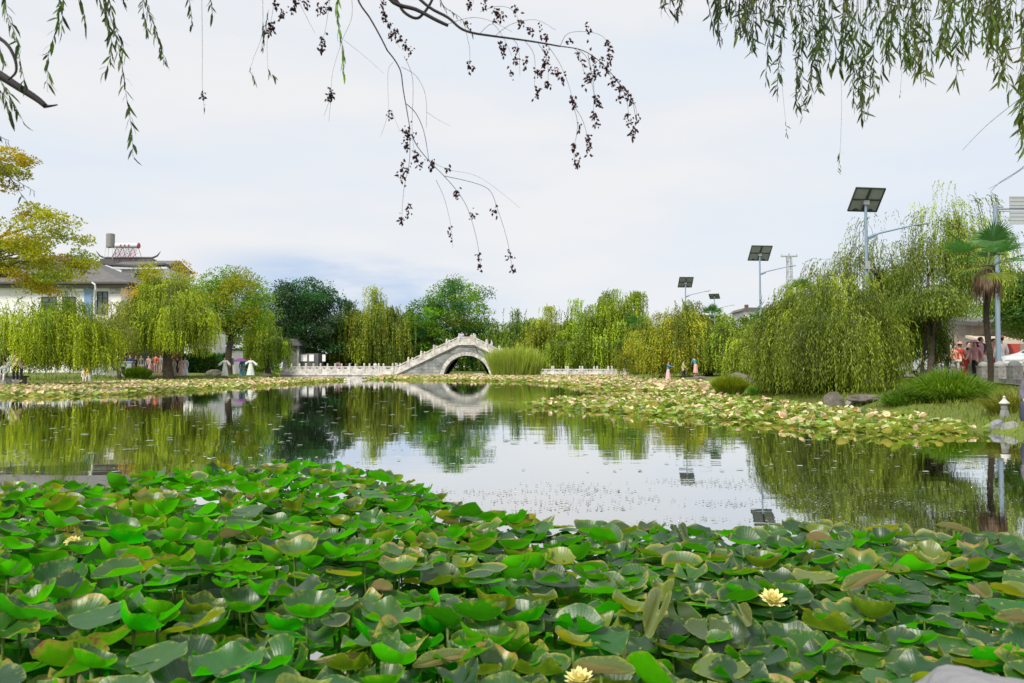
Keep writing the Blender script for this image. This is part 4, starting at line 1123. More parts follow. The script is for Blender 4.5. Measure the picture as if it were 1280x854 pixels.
mb = MB(); mb.box((0, -.03, 1.2), (.35, .06, .6)); mb.build('counter_window', M_glass, wk)
sgn = empty('brick_shop', (X(145, 78), 78, .5), 0, 'reddish brown shop front half hidden behind the pale left willow', 'shop')
M_brown = simple('brown_wood', (.20, .07, .045), .8, var=.4, scale=2)
mb = MB(); mb.box((1.2, 1.5, 1.9), (9, 3, 3.8)); mb.build('wall', M_brown, sgn)
mb = MB(); mb.box((1.2, .3, 3.95), (9.8, 4, .2), rot=Euler((R(8), 0, 0))); mb.build('roof', M_tile, sgn)
for q in (-2, .5, 3): 
    mb = MB(); mb.box((q, -.04, 1.2), (1.2, .08, 2.3)); mb.build('door', M_dark, sgn)

# right side: shop with awning, red wall
shp = empty('roadside_shop', (21.5, 37, .58), 0, 'roadside shop with a beige awning and red sign wall behind the pole', 'shop')
dS = 37.0
def sx_(px): return X(px, dS) - 21.5
mb = MB(); mb.box((sx_(1279), 3, 1.4), (3.6, 4, 2.8)); mb.build('wall', simple('shop_wall', (.30, .25, .20), .9, var=.3, scale=1), shp)
mb = MB(); mb.box((sx_(1248), .3, Zp(424, dS) - .58), (1.9, 1.6, .12), rot=Euler((R(12), 0, 0))); mb.box((sx_(1248), -.5, Zp(427, dS) - .58), (1.9, .03, .25)); mb.build('awning', simple('awning', (.55, .47, .36), .9), shp)
mb = MB(); mb.box((sx_(1278), .8, Zp(436, dS) - .58), (.8, .08, 1.1)); mb.build('red_wall', simple('shop_red', (.45, .07, .05), .7), shp)
mb = MB(); mb.box((sx_(1279), 3, 2.95), (4.2, 5, .2), rot=Euler((R(6), 0, 0))); mb.build('roof', M_tile, shp)
mb = MB(); mb.box((sx_(1256), .94, 1.2), (.9, .08, 1.9)); mb.build('door', M_dark, shp)
mb = MB(); mb.box((sx_(1258), -.6, .55), (1.0, .5, .75)); mb.build('counter', simple('counter_cream', (.55, .5, .4), .8, var=.3, scale=6), shp)
hs = empty('far_house', (X(950, 118), 118, .5), 0, 'distant low grey roof just showing over the trees below the middle solar lamp', 'house')
zz = Zp(389, 118) - .5
mb = MB(); mb.box((0, 3, zz / 2), (5, 6, zz)); mb.build('wall', M_white, hs)
mb = MB(); mb.prism([(-3, zz), (3, zz), (2.2, zz + .55), (-2.2, zz + .55)], -.4, 6.4); mb.build('roof', M_tile, hs)
mb = MB(); mb.box((-1.1, 3, zz + .8), (.5, .5, .9)); mb.build('chimney', M_brown, hs)

# ------------------------------------------------------------------ rocks, slabs, small stone lantern
def rock(px, py_base, d, w, h, label, seed, m=None, dep=None, z=None, rz=0, name='boulder'):
    r_ = np.random.default_rng(seed)
    bm = bmesh.new(); bmesh.ops.create_icosphere(bm, subdivisions=4, radius=1)
    offs = r_.normal(size=(9, 3)); offs /= np.linalg.norm(offs, axis=1)[:, None]; am = r_.uniform(.68, .95, 9)
    from mathutils import noise as NZ
    for v in bm.verts:
        p = np.array(v.co)
        k = 1.0
        for o_, a_ in zip(offs, am):      # flatten facets
            dt = p @ o_
            if dt > a_: p = p - o_ * (dt - a_) * .9
        nn = NZ.noise(Vector(p) * 2.1 + Vector((seed, 0, 0))) * .10 + NZ.noise(Vector(p) * 6 + Vector((seed, 3, 0))) * .035
        v.co = Vector(p) * (1 + nn)
        v.co = Vector((v.co.x * w / 2, v.co.y * (dep or w * .7) / 2, v.co.z * h / 2 + h * .28))
    me = bpy.data.meshes.new('rock'); bm.to_mesh(me); bm.free()
    x = X(px, d); zz = z if z is not None else Zp(py_base, d)
    o = link(name, me, m or M_rock); o.location = (x, d, zz); o.rotation_euler.z = rz
    return tag(o, label, 'rock')
rock(599, 474, 90, 1.75, .95, 'pale boulder lying in the water under the arch', 3, m=simple('pale_rock', (.42, .36, .31), .9, var=.3, scale=2, bump=.5))
rock(1041, 514, 19.2, .55, .62, 'upright brownish rock at the waterline left of the stone slab', 5, z=.0)
rock(1080, 506, 19.6, .95, .22, 'flat grey slab lying over the water under the huge willow', 6, z=.24, dep=.5, name='stone_slab')
rock(1066, 514, 20.0, .45, .34, 'dark rock supporting the left end of the slab', 7, z=0.02, m=M_stone_g)
rock(1104, 514, 19.4, .5, .36, 'dark rock supporting the right end of the slab', 8, z=0.02, m=M_stone_g)
rock(905, 481, 42, .9, .35, 'flat stone at the shore beside the round bush', 9)
rock(874, 477, 58, 1.3, .45, 'stone step under the person in the teal top', 10, z=.12)
rock(925, 474, 36, 1.5, .8, 'mossy rock just behind the round shore bush', 11, z=.25)
rock(960, 486, 28, 1.0, .45, 'pale rock between the green tuft and the huge willow', 12, z=.15)
rock(1247, 541, 13.2, .36, .30, 'jagged grey rock at the water edge left of the lantern base', 13, m=simple('grey_rock', (.27, .28, .30), .9, var=.4, scale=5, bump=.8))
rock(1262, 541, 12.9, .34, .26, 'dark grey rock under the bare foot at the right edge', 14, m=M_stone_g, z=0)
rock(1293, 534, 13.3, .55, .42, 'grey seat rock under the person in dark trousers', 15, m=M_stone_g, z=.05)
rock(1228, 505, 20, .5, .3, 'low dark rock in the grass behind the lantern', 16, m=M_stone_g, z=.3)
rock(330, 469, 73, 1.6, .6, 'bank stone at the foot of the small low willow', 17, z=.1)
rock(268, 464, 67, 1.5, .9, 'brownish rock beside the person in the long white dress', 18, z=.25)
# blurred stone right in front of the lens
nr = rock(1248, 900, 1.02, .30, .13, 'smooth pale grey stone in the near right corner', 21, m=M_rock_near, dep=.34, z=.575, name='smooth_stone')
lt = empty('stone_lantern', (X(1254, 13.6), 13.6, 0.12), 0, 'small pale stone lantern among the rocks at the right shore', 'lantern')
mb = MB(); mb.lathe([(.085, 0), (.085, .12), (.075, .17), (.07, .22)], (0, 0, 0), 6); mb.build('base', M_stone_g, lt)
mb = MB(); mb.lathe([(.055, .22), (.06, .25), (.06, .31), (.05, .33)], (0, 0, 0), 8); mb.build('light_box', M_stone_g, lt)
mb = MB(); mb.lathe([(.085, .33), (.09, .345), (.04, .40), (.02, .43), (.028, .45), (.005, .48)], (0, 0, 0), 8); mb.build('roof_cap', M_stone, lt)

# ------------------------------------------------------------------ water lilies
def pad_geom(r_, nr, ns, cup, fold, phi, rip, k, psi, curl, cdir, notch=.22):
    """one lily leaf of unit radius: notched disc, cupped, folded, rippled, with one rolled edge"""
    rr_ = np.linspace(0, 1, nr + 1)[1:] ** .85
    a = np.linspace(notch / 2, 2 * np.pi - notch / 2, ns + 1)
    Rg, Ag = np.meshgrid(rr_, a, indexing='ij')
    wob = 1 + .05 * np.sin(3 * Ag + psi) * Rg + .02 * np.sin(9 * Ag + 2 * psi) * Rg
    x = (Rg * wob * np.cos(Ag)).ravel(); y = (Rg * wob * np.sin(Ag)).ravel(); r = Rg.ravel(); an = Ag.ravel()
    x = np.concatenate([[0], x]); y = np.concatenate([[0], y]); r = np.concatenate([[0], r]); an = np.concatenate([[0], an])
    z = cup * r ** 2.3 * (1 + .35 * np.sin(an - psi)) + rip * r ** 3 * np.sin(k * an + psi) + .5 * rip * r ** 2 * np.sin((k + 2) * an + 2.1 * psi)
    sh = 1 - .32 * abs(cup) * r ** 2
    x, y = x * sh, y * sh
    # small pinch along the notch
    nd = np.minimum(an, 2 * np.pi - an); z = z + .10 * r * np.exp(-(nd / .25) ** 2) * (r > 0)
    c, s = math.cos(phi), math.sin(phi)
    u, v = x * c + y * s, -x * s + y * c
    if fold > 0:
        au = np.sqrt(v ** 2 + .015) - .122
        z = z + au * math.sin(fold); v = v * (1 - (1 - math.cos(fold)) * np.clip(np.abs(v) * 2.5, 0, 1))
    x, y = u * c - v * s, u * s + v * c
    if curl > 0:      # roll one edge up and over
        cd, sd_ = math.cos(cdir), math.sin(cdir)
        u, v = x * cd + y * sd_, -x * sd_ + y * cd
        s0 = .25; t = np.clip(u - s0, 0, None); rad = .34 / curl
        th = t / rad
        u = np.where(t > 0, s0 + rad * np.sin(np.minimum(th, 2.8)), u); z = z + rad * (1 - np.cos(np.minimum(th, 2.8)))
        x, y = u * cd - v * sd_, u * sd_ + v * cd
    V = np.stack([x, y, z], 1)
    m = ns + 1
    F = [[0, 1 + j, 2 + j, 0] for j in range(ns)]
    Q = []
    for i in range(nr - 1):
        for j in range(ns):
            b = 1 + i * m + j
            Q.append([b, b + m, b + m + 1, b + 1])
    T = np.array([[0, 1 + j, 2 + j] for j in range(ns)])
    Q = np.array(Q) if Q else np.zeros((0, 4), int)
    T2 = np.concatenate([T, Q[:, [0, 1, 2]], Q[:, [0, 2, 3]]]) if len(Q) else T
    pol = np.stack([an / (2 * np.pi), r, np.zeros(len(r))], 1)
    return V, T2, pol

KINDS = {'flat': dict(cup=(.02, .16), fold=(0, .15), rip=(.02, .07), curl=(0, 0)),
         'bowl': dict(cup=(.30, .62), fold=(0, .25), rip=(.03, .10), curl=(0, 0)),
         'fold': dict(cup=(.05, .25), fold=(.45, .95), rip=(.03, .09), curl=(0, 0)),
         'wavy': dict(cup=(.10, .30), fold=(0, .3), rip=(.09, .17), curl=(0, 0)),
         'furl': dict(cup=(.02, .10), fold=(1.0, 1.25), rip=(.04, .08), curl=(0, 0)),
         'roll': dict(cup=(.05, .30), fold=(0, .3), rip=(.03, .08), curl=(.45, 1.1))}
TINTS = {'bright green': ((.020, .085, .008), (.065, .52, .002), 0.0),
         'deep green': ((.010, .048, .008), (.05, .34, .004), -.06),
         'yellow edged': ((.035, .10, .010), (.12, .40, .004), .16),
         'olive green': ((.035, .070, .012), (.15, .25, .01), .02),
         'yellowish': ((.10, .15, .012), (.32, .38, .01), .05),
         'tan backed': ((.09, .12, .02), (.50, .37, .17), .05),
         'bed green': ((.17, .30, .035), (.26, .36, .03), 0.0), 'bed pale': ((.38, .42, .16), (.46, .42, .08), .03), 'bed dark': ((.06, .13, .025), (.13, .22, .02), 0.0),
         'peach': ((.72, .53, .33), (.80, .58, .38), 0.0)}
def mk_pad(r_, kind, tint, nr, ns):
    K = KINDS[kind]; u = lambda q: r_.uniform(*q)
    V, F, pol = pad_geom(r_, nr, ns, u(K['cup']), u(K['fold']), r_.uniform(0, 6.28) if kind != 'furl' else 0.0, u(K['rip']), int(r_.integers(3, 6)), r_.uniform(0, 6.28), u(K['curl']) if K['curl'][1] > 0 else 0, r_.uniform(0, 6.28))
    t, un, bl = TINTS[tint]
    pol = pol.copy(); pol[:, 2] = np.clip(bl, 0, 1) if bl > 0 else 0
    j = r_.uniform(.85, 1.18)
    return V, F, pol, np.array(t) * j, np.array(un) * j

r_ = np.random.default_rng(77)
near_poly = [(-6.5, 5.5), (X(0, 5.45), 5.45), (X(100, 5.6), 5.6), (X(230, 6.6), 6.6), (X(330, 7.0), 7.0), (X(440, 6.95), 6.95), (X(505, 6.3), 6.3), (X(560, 5.6), 5.6), (X(622, 4.95), 4.95),
             (X(700, 4.9), 4.9), (X(850, 4.8), 4.8), (X(1000, 4.85), 4.85), (X(1150, 4.7), 4.7), (X(1280, 4.55), 4.55), (5.2, 4.4), (5.2, 1.0), (-6.5, 1.0)]
cand = np.stack([r_.uniform(-6.5, 5.2, 34000), r_.uniform(1.0, 7.1, 34000)], 1)
cand = cand[sdist(cand[:, 0], cand[:, 1], near_poly) < -.02]
keep = []
cell = {}
for p in cand:
    md = .079 if p[0] < .2 else .086
    key = (int(p[0] / .15), int(p[1] / .15)); ok = True
    for dx in (-1, 0, 1):
        for dy in (-1, 0, 1):
            for q in cell.get((key[0] + dx, key[1] + dy), ()):
                if (q[0] - p[0]) ** 2 + (q[1] - p[1]) ** 2 < md * md: ok = False; break
            if not ok: break
        if not ok: break
    if ok: cell.setdefault(key, []).append(p); keep.append(p)
pads = []
FL = [(962, 748, .16), (723, 846, .17), (96, 677, .22)]
fl_pos = [G(a, b, z) for a, b, z in FL]
for p in keep:
    x, y = p
    left = float(np.clip(.5 - x * .55, 0, 1))
    if y < 1.75 and abs(x) < 3: continue
    edge = -float(sdist(np.array([x]), np.array([y]), near_poly)[0])
    zmax = .12 + .16 * left
    z = .04 + (zmax - .04) * r_.random() ** .75 * min(1, .45 + edge * 1.2)
    if y < 2.6: z = min(z, .30)
    kinds = ['bowl', 'flat', 'fold', 'wavy', 'roll']
    pk = np.array([.40, .20, .10, .24, .06]) * left + np.array([.14, .36, .10, .32, .08]) * (1 - left)
    kind = kinds[r_.choice(5, p=pk / pk.sum())]
    tn = ['bright green', 'deep green', 'yellow edged', 'olive green', 'yellowish', 'tan backed']
    pt = np.array([.50, .25, .15, .05, .04, .01]) * left + np.array([.26, .40, .13, .13, .06, .02]) * (1 - left)
    tint = tn[r_.choice(6, p=pt / pt.sum())]
    if tint == 'tan backed': kind = 'furl'
    sc_ = .72 if tint == 'tan backed' else 1
    Rr = r_.uniform(.066, .112) * (1.10 if y < 2.9 else 1) * sc_
    if r_.random() < .08: Rr *= .6
    tilt = abs(r_.normal(0, .22)) if kind != 'flat' else abs(r_.normal(0, .15))
    for f_ in fl_pos:
        if abs(x - f_.x) < .13 and -.30 < y - f_.y < .08: z = .07; tilt *= .3; kind = 'flat'
        elif abs(x - f_.x) < .2 and -.5 < y - f_.y < .0: z = min(z, .14)
    ln = None
    if r_.random() < .25 + .40 * left: ln = r_.normal(0, .6); tilt = tilt * .8 + (.05 + .16 * left)
    pads.append(dict(x=x, y=y, z=z, kind=kind, tint=tint, R=Rr, tilt=tilt, az=r_.uniform(0, 6.28), rz=r_.uniform(0, 6.28), lean=ln))
# low dark leaves added to hide bright sky reflections between the raised ones
for q in range(900):
    x, y = r_.uniform(-5.5, 4.6), r_.uniform(1.8, 6.5)
    if sdist(np.array([x]), np.array([y]), near_poly)[0] > -.06: continue
    pads.append(dict(x=x, y=y, z=r_.uniform(.008, .05), kind='flat', tint='deep green', R=r_.uniform(.09, .13), tilt=abs(r_.normal(0, .04)), az=r_.uniform(0, 6.28), rz=r_.uniform(0, 6.28), low=True))
# a few conspicuous withered leaves
for px, py, z, kind, tint, Rr, rz, nm in [(820, 764, .29, 'roll', 'tan backed', .15, 1.2, ''), (1078, 727, .27, 'roll', 'tan backed', .13, .4, ''), (925, 768, .27, 'fold', 'tan backed', .11, 1.5, ''), (556, 824, .24, 'roll', 'tan backed', .10, .2, ''),
                                 (750, 836, .25, 'roll', 'tan backed', .12, 2.4, ''), (1268, 774, .25, 'roll', 'tan backed', .11, .2, ''), (1100, 662, .22, 'fold', 'yellowish', .10, 0, ''), (1188, 660, .24, 'fold', 'tan backed', .10, 0, ''), (850, 665, .22, 'fold', 'olive green', .12, 1.5, ''), (440, 762, .27, 'roll', 'tan backed', .09, 1.0, '')]:
    kind = 'furl'; z -= .07
    p = G(px, py, z)
    pads.append(dict(x=p.x, y=p.y, z=z, kind=kind, tint=tint, R=Rr * .82, tilt=.22, az=r_.uniform(0, 6.28), rz=rz, special=True))

# templates shared by the pads one can count
templ = {}
for kd in KINDS:
    for tn_ in TINTS:
        if tn_ == 'peach' or tn_.startswith('bed'): continue
        L_ = []
        nvar = 5 if tn_ in ('bright green', 'deep green') else 3
        for q in range(nvar):
            V, F, pol, t, un = mk_pad(r_, kd, tn_, 7, 34)
            me = npmesh('lily_leaf', V, F, np.tile(t, (len(V), 1)), smooth=True, extra={'under': np.tile(un, (len(V), 1)), 'polar': pol})
            me.materials.append(M_lily); L_.append(me)
        templ[(kd, tn_)] = L_
stm = MB(); stm.tube([(.02, .0, 0), (.012, .01, .35), (0, 0, .8), (0, 0, 1.0)], [.0055, .005, .0045, .006], 6)
stem_me = stm.mesh('lily_stem', True); stem_me.materials.append(M_stem)
for p in pads:
    p['vis'] = abs(p['x']) < .674 * p['y'] + p['R'] and p['y'] > 1.8
    p['px'] = 640 + p['x'] * FPX / p['y']; p['py'] = YH + (CAMZ - p['z']) * FPX / p['y']
    p['vis'] = p['vis'] and p['py'] < 885
vis = sorted([p for p in pads if p['vis'] and not p.get('low')], key=lambda p: (0 if p.get('special') else 1, -p['R'] / p['y']))
ind = vis[:298]; ids = {id(p) for p in ind}
rest = [p for p in pads if id(p) not in ids]
rows = [(0, 690, 'back'), (690, 730, 'upper'), (730, 775, 'middle'), (775, 820, 'lower'), (820, 2000, 'bottom')]
colsx = [(-999, 170, 'far left'), (170, 380, 'left'), (380, 600, 'left of centre'), (600, 800, 'centre'), (800, 1010, 'right of centre'), (1010, 1160, 'right'), (1160, 5000, 'far right')]
kname = {'flat': 'flat spread', 'bowl': 'deeply cupped', 'fold': 'folded up', 'wavy': 'wavy edged', 'roll': 'rolled edge', 'furl': 'furled'}
bins = {}
for p in ind:
    rw = next(t for a, b, t in rows if a <= p['py'] < b); cw = next(t for a, b, t in colsx if a <= p['px'] < b)
    p['lab'] = '%s %s lily pad, %s row, %s' % (kname[p['kind']], p['tint'], rw, cw)
    bins.setdefault(p['lab'], []).append(p)
ordn = ['first', 'second', 'third', 'fourth', 'fifth', 'sixth', 'seventh', 'eighth', 'ninth', 'tenth', 'eleventh', 'twelfth']
for lab, L_ in bins.items():
    if len(L_) > 1:
        L_.sort(key=lambda p: p['px'])
        for i, p in enumerate(L_): p['lab'] = '%s of %d: %s' % ('leftmost' if i == 0 else 'rightmost' if i == len(L_) - 1 else ordn[min(i, 11)], len(L_), lab)
def pad_rot(p):
    az = p['az'] if p.get('lean') is None else math.pi + p['lean']      # most leaves lean away from the shore, towards the light over the water
    ax = Vector((math.cos(az), math.sin(az), 0))
    return Quaternion(ax, p['tilt']) @ Quaternion((0, 0, 1), p['rz'])
for i, p in enumerate(ind):
    root = empty('lily_pad', (p['x'], p['y'], 0), 0, p['lab'], 'lily pad', 'water lily pads in the near carpet')
    L_ = templ[(p['kind'], p['tint'])]
    b = bpy.data.objects.new('leaf_blade', L_[int(r_.integers(0, len(L_)))]); COL.objects.link(b); b.parent = root
    b.location = (0, 0, p['z']); b.rotation_mode = 'QUATERNION'; b.rotation_quaternion = pad_rot(p); b.scale = (p['R'],) * 3 if p['kind'] != 'furl' else (p['R'] * 1.25, p['R'] * .8, p['R'] * .5)
    s = bpy.data.objects.new('stem', stem_me); COL.objects.link(s); s.parent = root
    s.location = (0, 0, -.12); s.scale = (1, 1, p['z'] + .12)
# everything beyond the 300 largest: one object
AV, AF, AT, AU, AP = [], [], [], [], []
nb = 0
def add_geom(V, F, pol, t, u):
    global nb
    AV.append(V); AF.append(F + nb); AT.append(np.tile(t, (len(V), 1))); AU.append(np.tile(u, (len(V), 1))); AP.append(pol); nb += len(V)
for p in rest:
    V, F, pol, t, u = mk_pad(r_, p['kind'], p['tint'], 5, 22)
    V = V @ np.array(pad_rot(p).to_matrix()).T * p['R'] + np.array([p['x'], p['y'], p['z']])
    add_geom(V, F, pol, t, u)
# far beds
def bed(poly, dens, smin=.10, smax=.17, mix=(.3, .25, .2, .25), z0=.02, z1=.12, nr=2, ns=10, edgefall=1.0):
    xs = [q[0] for q in poly]; ys = [q[1] for q in poly]
    area = (max(xs) - min(xs)) * (max(ys) - min(ys)); n = int(area * dens)
    P = np.stack([r_.uniform(min(xs), max(xs), n), r_.uniform(min(ys), max(ys), n)], 1)
    P = P[sdist(P[:, 0], P[:, 1], poly) < -.05 + .35 * (r_.random(n) ** 5) * edgefall]
    names = ['bed green', 'bed pale', 'bed dark', 'peach']
    lib = {}
    for nme in names:
        lib[nme] = []
        for kd in ('flat', 'wavy', 'bowl', 'fold', 'roll'):
            for q in range(4): lib[nme].append(mk_pad(r_, kd, nme, nr, ns))
    for x, y in P:
        # leaves turned peach gather in drifts
        dr = .5 + .5 * math.sin(x * 1.9 + 2 * math.sin(y * .9)) * math.cos(y * 1.3 + x * .4)
        pm = np.array(mix) * np.array([1, 1, 1, .5 + dr]); nme = names[r_.choice(4, p=pm / pm.sum())]
        V, F, pol, t, u = lib[nme][int(r_.integers(0, len(lib[nme])))]
        s = r_.uniform(smin, smax) * (.62 if nme == 'peach' else .85)
        tl = abs(r_.normal(0, .5 if nme == 'peach' else .22)); az = r_.uniform(0, 6.28)
        Mx = np.array((Quaternion((math.cos(az), math.sin(az), 0), tl) @ Quaternion((0, 0, 1), r_.uniform(0, 6.28))).to_matrix())
        k = r_.uniform(.85, 1.15)
        t2 = t * k; u2 = u * k
        add_geom(V @ Mx.T * s + np.array([x, y, r_.uniform(z0, z1) + (.06 if nme == 'peach' else 0)]), F, pol, t2, u2)
def GP(L_): return [tuple(G(a, b)[:2]) for a, b in L_]
left_bed = [(X(-60, 29), 29), (X(60, 27.7), 27.7)] + GP([(150, 494.5), (240, 489), (330, 483), (395, 478.5), (430, 476)]) + [(X(430, 72), 72), (X(352, 72), 72), (X(285, 62), 62), (X(170, 56), 56), (X(60, 45), 45), (X(-60, 41), 41)]
bed(left_bed, 19, .11, .19, mix=(.36, .28, .16, .20), z1=.14, ns=8)
mid_bed = GP([(455, 475), (640, 477), (700, 480), (745, 487), (880, 493), (905, 492)]) + [(X(896, 45), 45), (X(868, 59), 59), (X(812, 65), 65), (X(790, 79), 79), (X(780, 96), 96), (X(670, 97), 97), (X(480, 97), 97)]
bed(mid_bed, 10, .15, .26, mix=(.32, .28, .13, .27), z1=.14, ns=7)
right_bed = GP([(655, 508.5), (700, 501), (760, 498), (850, 494), (905, 494)]) + [(X(925, 26), 26), (X(990, 22), 22), (X(1062, 18.9), 18.9), (X(1152, 15.8), 15.8), (X(1222, 13.2), 13.2)] + GP([(1222, 543), (1120, 546), (1010, 538), (930, 529), (850, 521), (760, 516), (700, 511)])
bed(right_bed, 34, .085, .15, mix=(.38, .32, .20, .10), z1=.11, nr=3, ns=12)
back_bed = [(X(550, 112), 112), (X(640, 112), 112), (X(640, 105), 105), (X(550, 105), 105)]
bed(back_bed, 5, .2, .3, mix=(.2, .6, .1, .1), ns=6)
V = np.concatenate(AV); F = np.concatenate(AF)
me = npmesh('lily_pads', V, F, np.clip(np.concatenate(AT), 0, 1), smooth=True, extra={'under': np.clip(np.concatenate(AU), 0, 1), 'polar': np.concatenate(AP)})
tag(link('lily_pads', me, M_lily), 'mass of smaller green and peach water lily pads floating near and far on the pond', 'lily pads', kind='stuff')

# water lily flowers
M_petal = simple('petal', (.80, .74, .30), .55, var=.12, scale=12)
M_stamen = simple('stamen', (.78, .50, .04), .6)
def flower(pos, R_, label, tiltv):
    root = empty('water_lily', (pos.x, pos.y, 0), 0, label, 'flower', 'pale yellow water lilies')
    rr = random.Random(int(pos.x * 1000))
    V, F = [], []
    for ring, (n, el, l, w) in enumerate([(9, .12, 1.0, .20), (10, .45, .95, .19), (9, .8, .82, .17), (7, 1.12, .62, .13)]):
        for i in range(n):
            az = 2 * math.pi * (i + .5 * (ring % 2)) / n + rr.uniform(-.1, .1); e = el + rr.uniform(-.1, .1)
            d = Vector((math.cos(az) * math.cos(e), math.sin(az) * math.cos(e), math.sin(e))); s = Vector((-math.sin(az), math.cos(az), 0)); up = s.cross(d)
            up = -up if up.z < 0 else up
            L_ = R_ * l * rr.uniform(.9, 1.06)
            b = len(V)
            for t, ww, cu in ((0, .35, 0), (.3, .85, -.04), (.6, 1.0, -.03), (.85, .6, .03), (1.0, .0, .08)):
                c = d * L_ * t + up * L_ * cu
                V += [c - s * R_ * w * ww + up * R_ * .05 * ww, c - up * R_ * .03 * ww, c + s * R_ * w * ww + up * R_ * .05 * ww]
            for k in range(4):
                for q in range(2): F.append([b + k * 3 + q, b + k * 3 + q + 1, b + k * 3 + q + 4, b + k * 3 + q + 3])
    me = npmesh('petals', np.array([list(v) for v in V]), np.array(F), smooth=True); me.materials.append(M_petal)
    o = link('petals', me, None, root, (0, 0, pos.z)); o.rotation_euler = tiltv
    mb = MB()
    for i in range(34):
        az = i * 2.4; r0 = R_ * .22 * math.sqrt(i / 34); mb.tube([(math.cos(az) * r0 * .5, math.sin(az) * r0 * .5, .0), (math.cos(az) * r0 * 1.4, math.sin(az) * r0 * 1.4, R_ * .42)], R_ * .022, 4)
    o = mb.build('stamens', M_stamen, root); o.location = (0, 0, pos.z); o.rotation_euler = tiltv
    s = link('stem', stem_me, None, root, (0, 0, -.1)); s.scale = (1, 1, pos.z + .1)
flower(fl_pos[0], .060, 'open pale yellow water lily right of the middle of the near pads', (.35, .1, 0))
flower(fl_pos[1], .050, 'pale yellow water lily at the bottom edge below the folded tan-backed leaf', (.1, 0, 0))
flower(fl_pos[2], .046, 'dull yellow water lily sunk between leaves near the left edge', (.3, 0, 0))

# floating bits on the open water: small lily leaves, duckweed and stalks
n = 2600
fy = np.concatenate([YH + 1 + r_.uniform(14, 130, 900), r_.uniform(598, 660, 1700)])
fxp = np.concatenate([r_.uniform(0, 1280, 900), r_.uniform(480, 1280, 1700)])
V, F, C = [], [], []
b = 0
clx = r_.uniform(480, 1280, 46); cly = r_.uniform(600, 655, 46)
for i in range(n):
    if i < 900: px, py = fxp[i], fy[i]
    else:
        k = int(r_.integers(0, 46)); px = clx[k] + r_.normal(0, 26); py = cly[k] + r_.normal(0, 2.2)
    p = G(px, py); 
    if p.y > 95: continue
    if sdist(np.array([p.x]), np.array([p.y]), shore)[0] > -.3: continue
    s = r_.uniform(.0025, .0062) * p.y if i < 900 else r_.uniform(.004, .013)
    if i < 900 and r_.random() < .35: continue
    el = r_.uniform(.25, .9); az = r_.uniform(0, 3.14); m_ = 7
    a = np.linspace(0, 2 * np.pi, m_, endpoint=False)
    xx = s * np.cos(a); yy = s * el * np.sin(a)
    V.append(np.stack([p.x + xx * math.cos(az) - yy * math.sin(az), p.y + xx * math.sin(az) + yy * math.cos(az), np.full(m_, .004 + .003 * r_.random()) + .006 * r_.random(m_)], 1))
    F += [[b, b + j, b + j + 1] for j in range(1, m_ - 1)]
    c = (np.array([.30, .33, .27]) * r_.uniform(.6, 1.6) if i < 900 else np.array([.10, .11, .06]) * r_.uniform(.6, 1.5)) if r_.random() < .8 else np.array([.25, .21, .11])  # farther bits pale grey: reflected sky painted into their colour
    C.append(np.tile(c, (m_, 1))); b += m_
me = npmesh('floating_bits', np.concatenate(V), np.array(F), np.concatenate(C))
M_float = leafmat('floating_leaf', .0, .38, .12)
tag(link('floating_leaves', me, M_float), 'small loose floating leaves and duckweed specks scattered on the open water', 'floating leaves', kind='stuff')

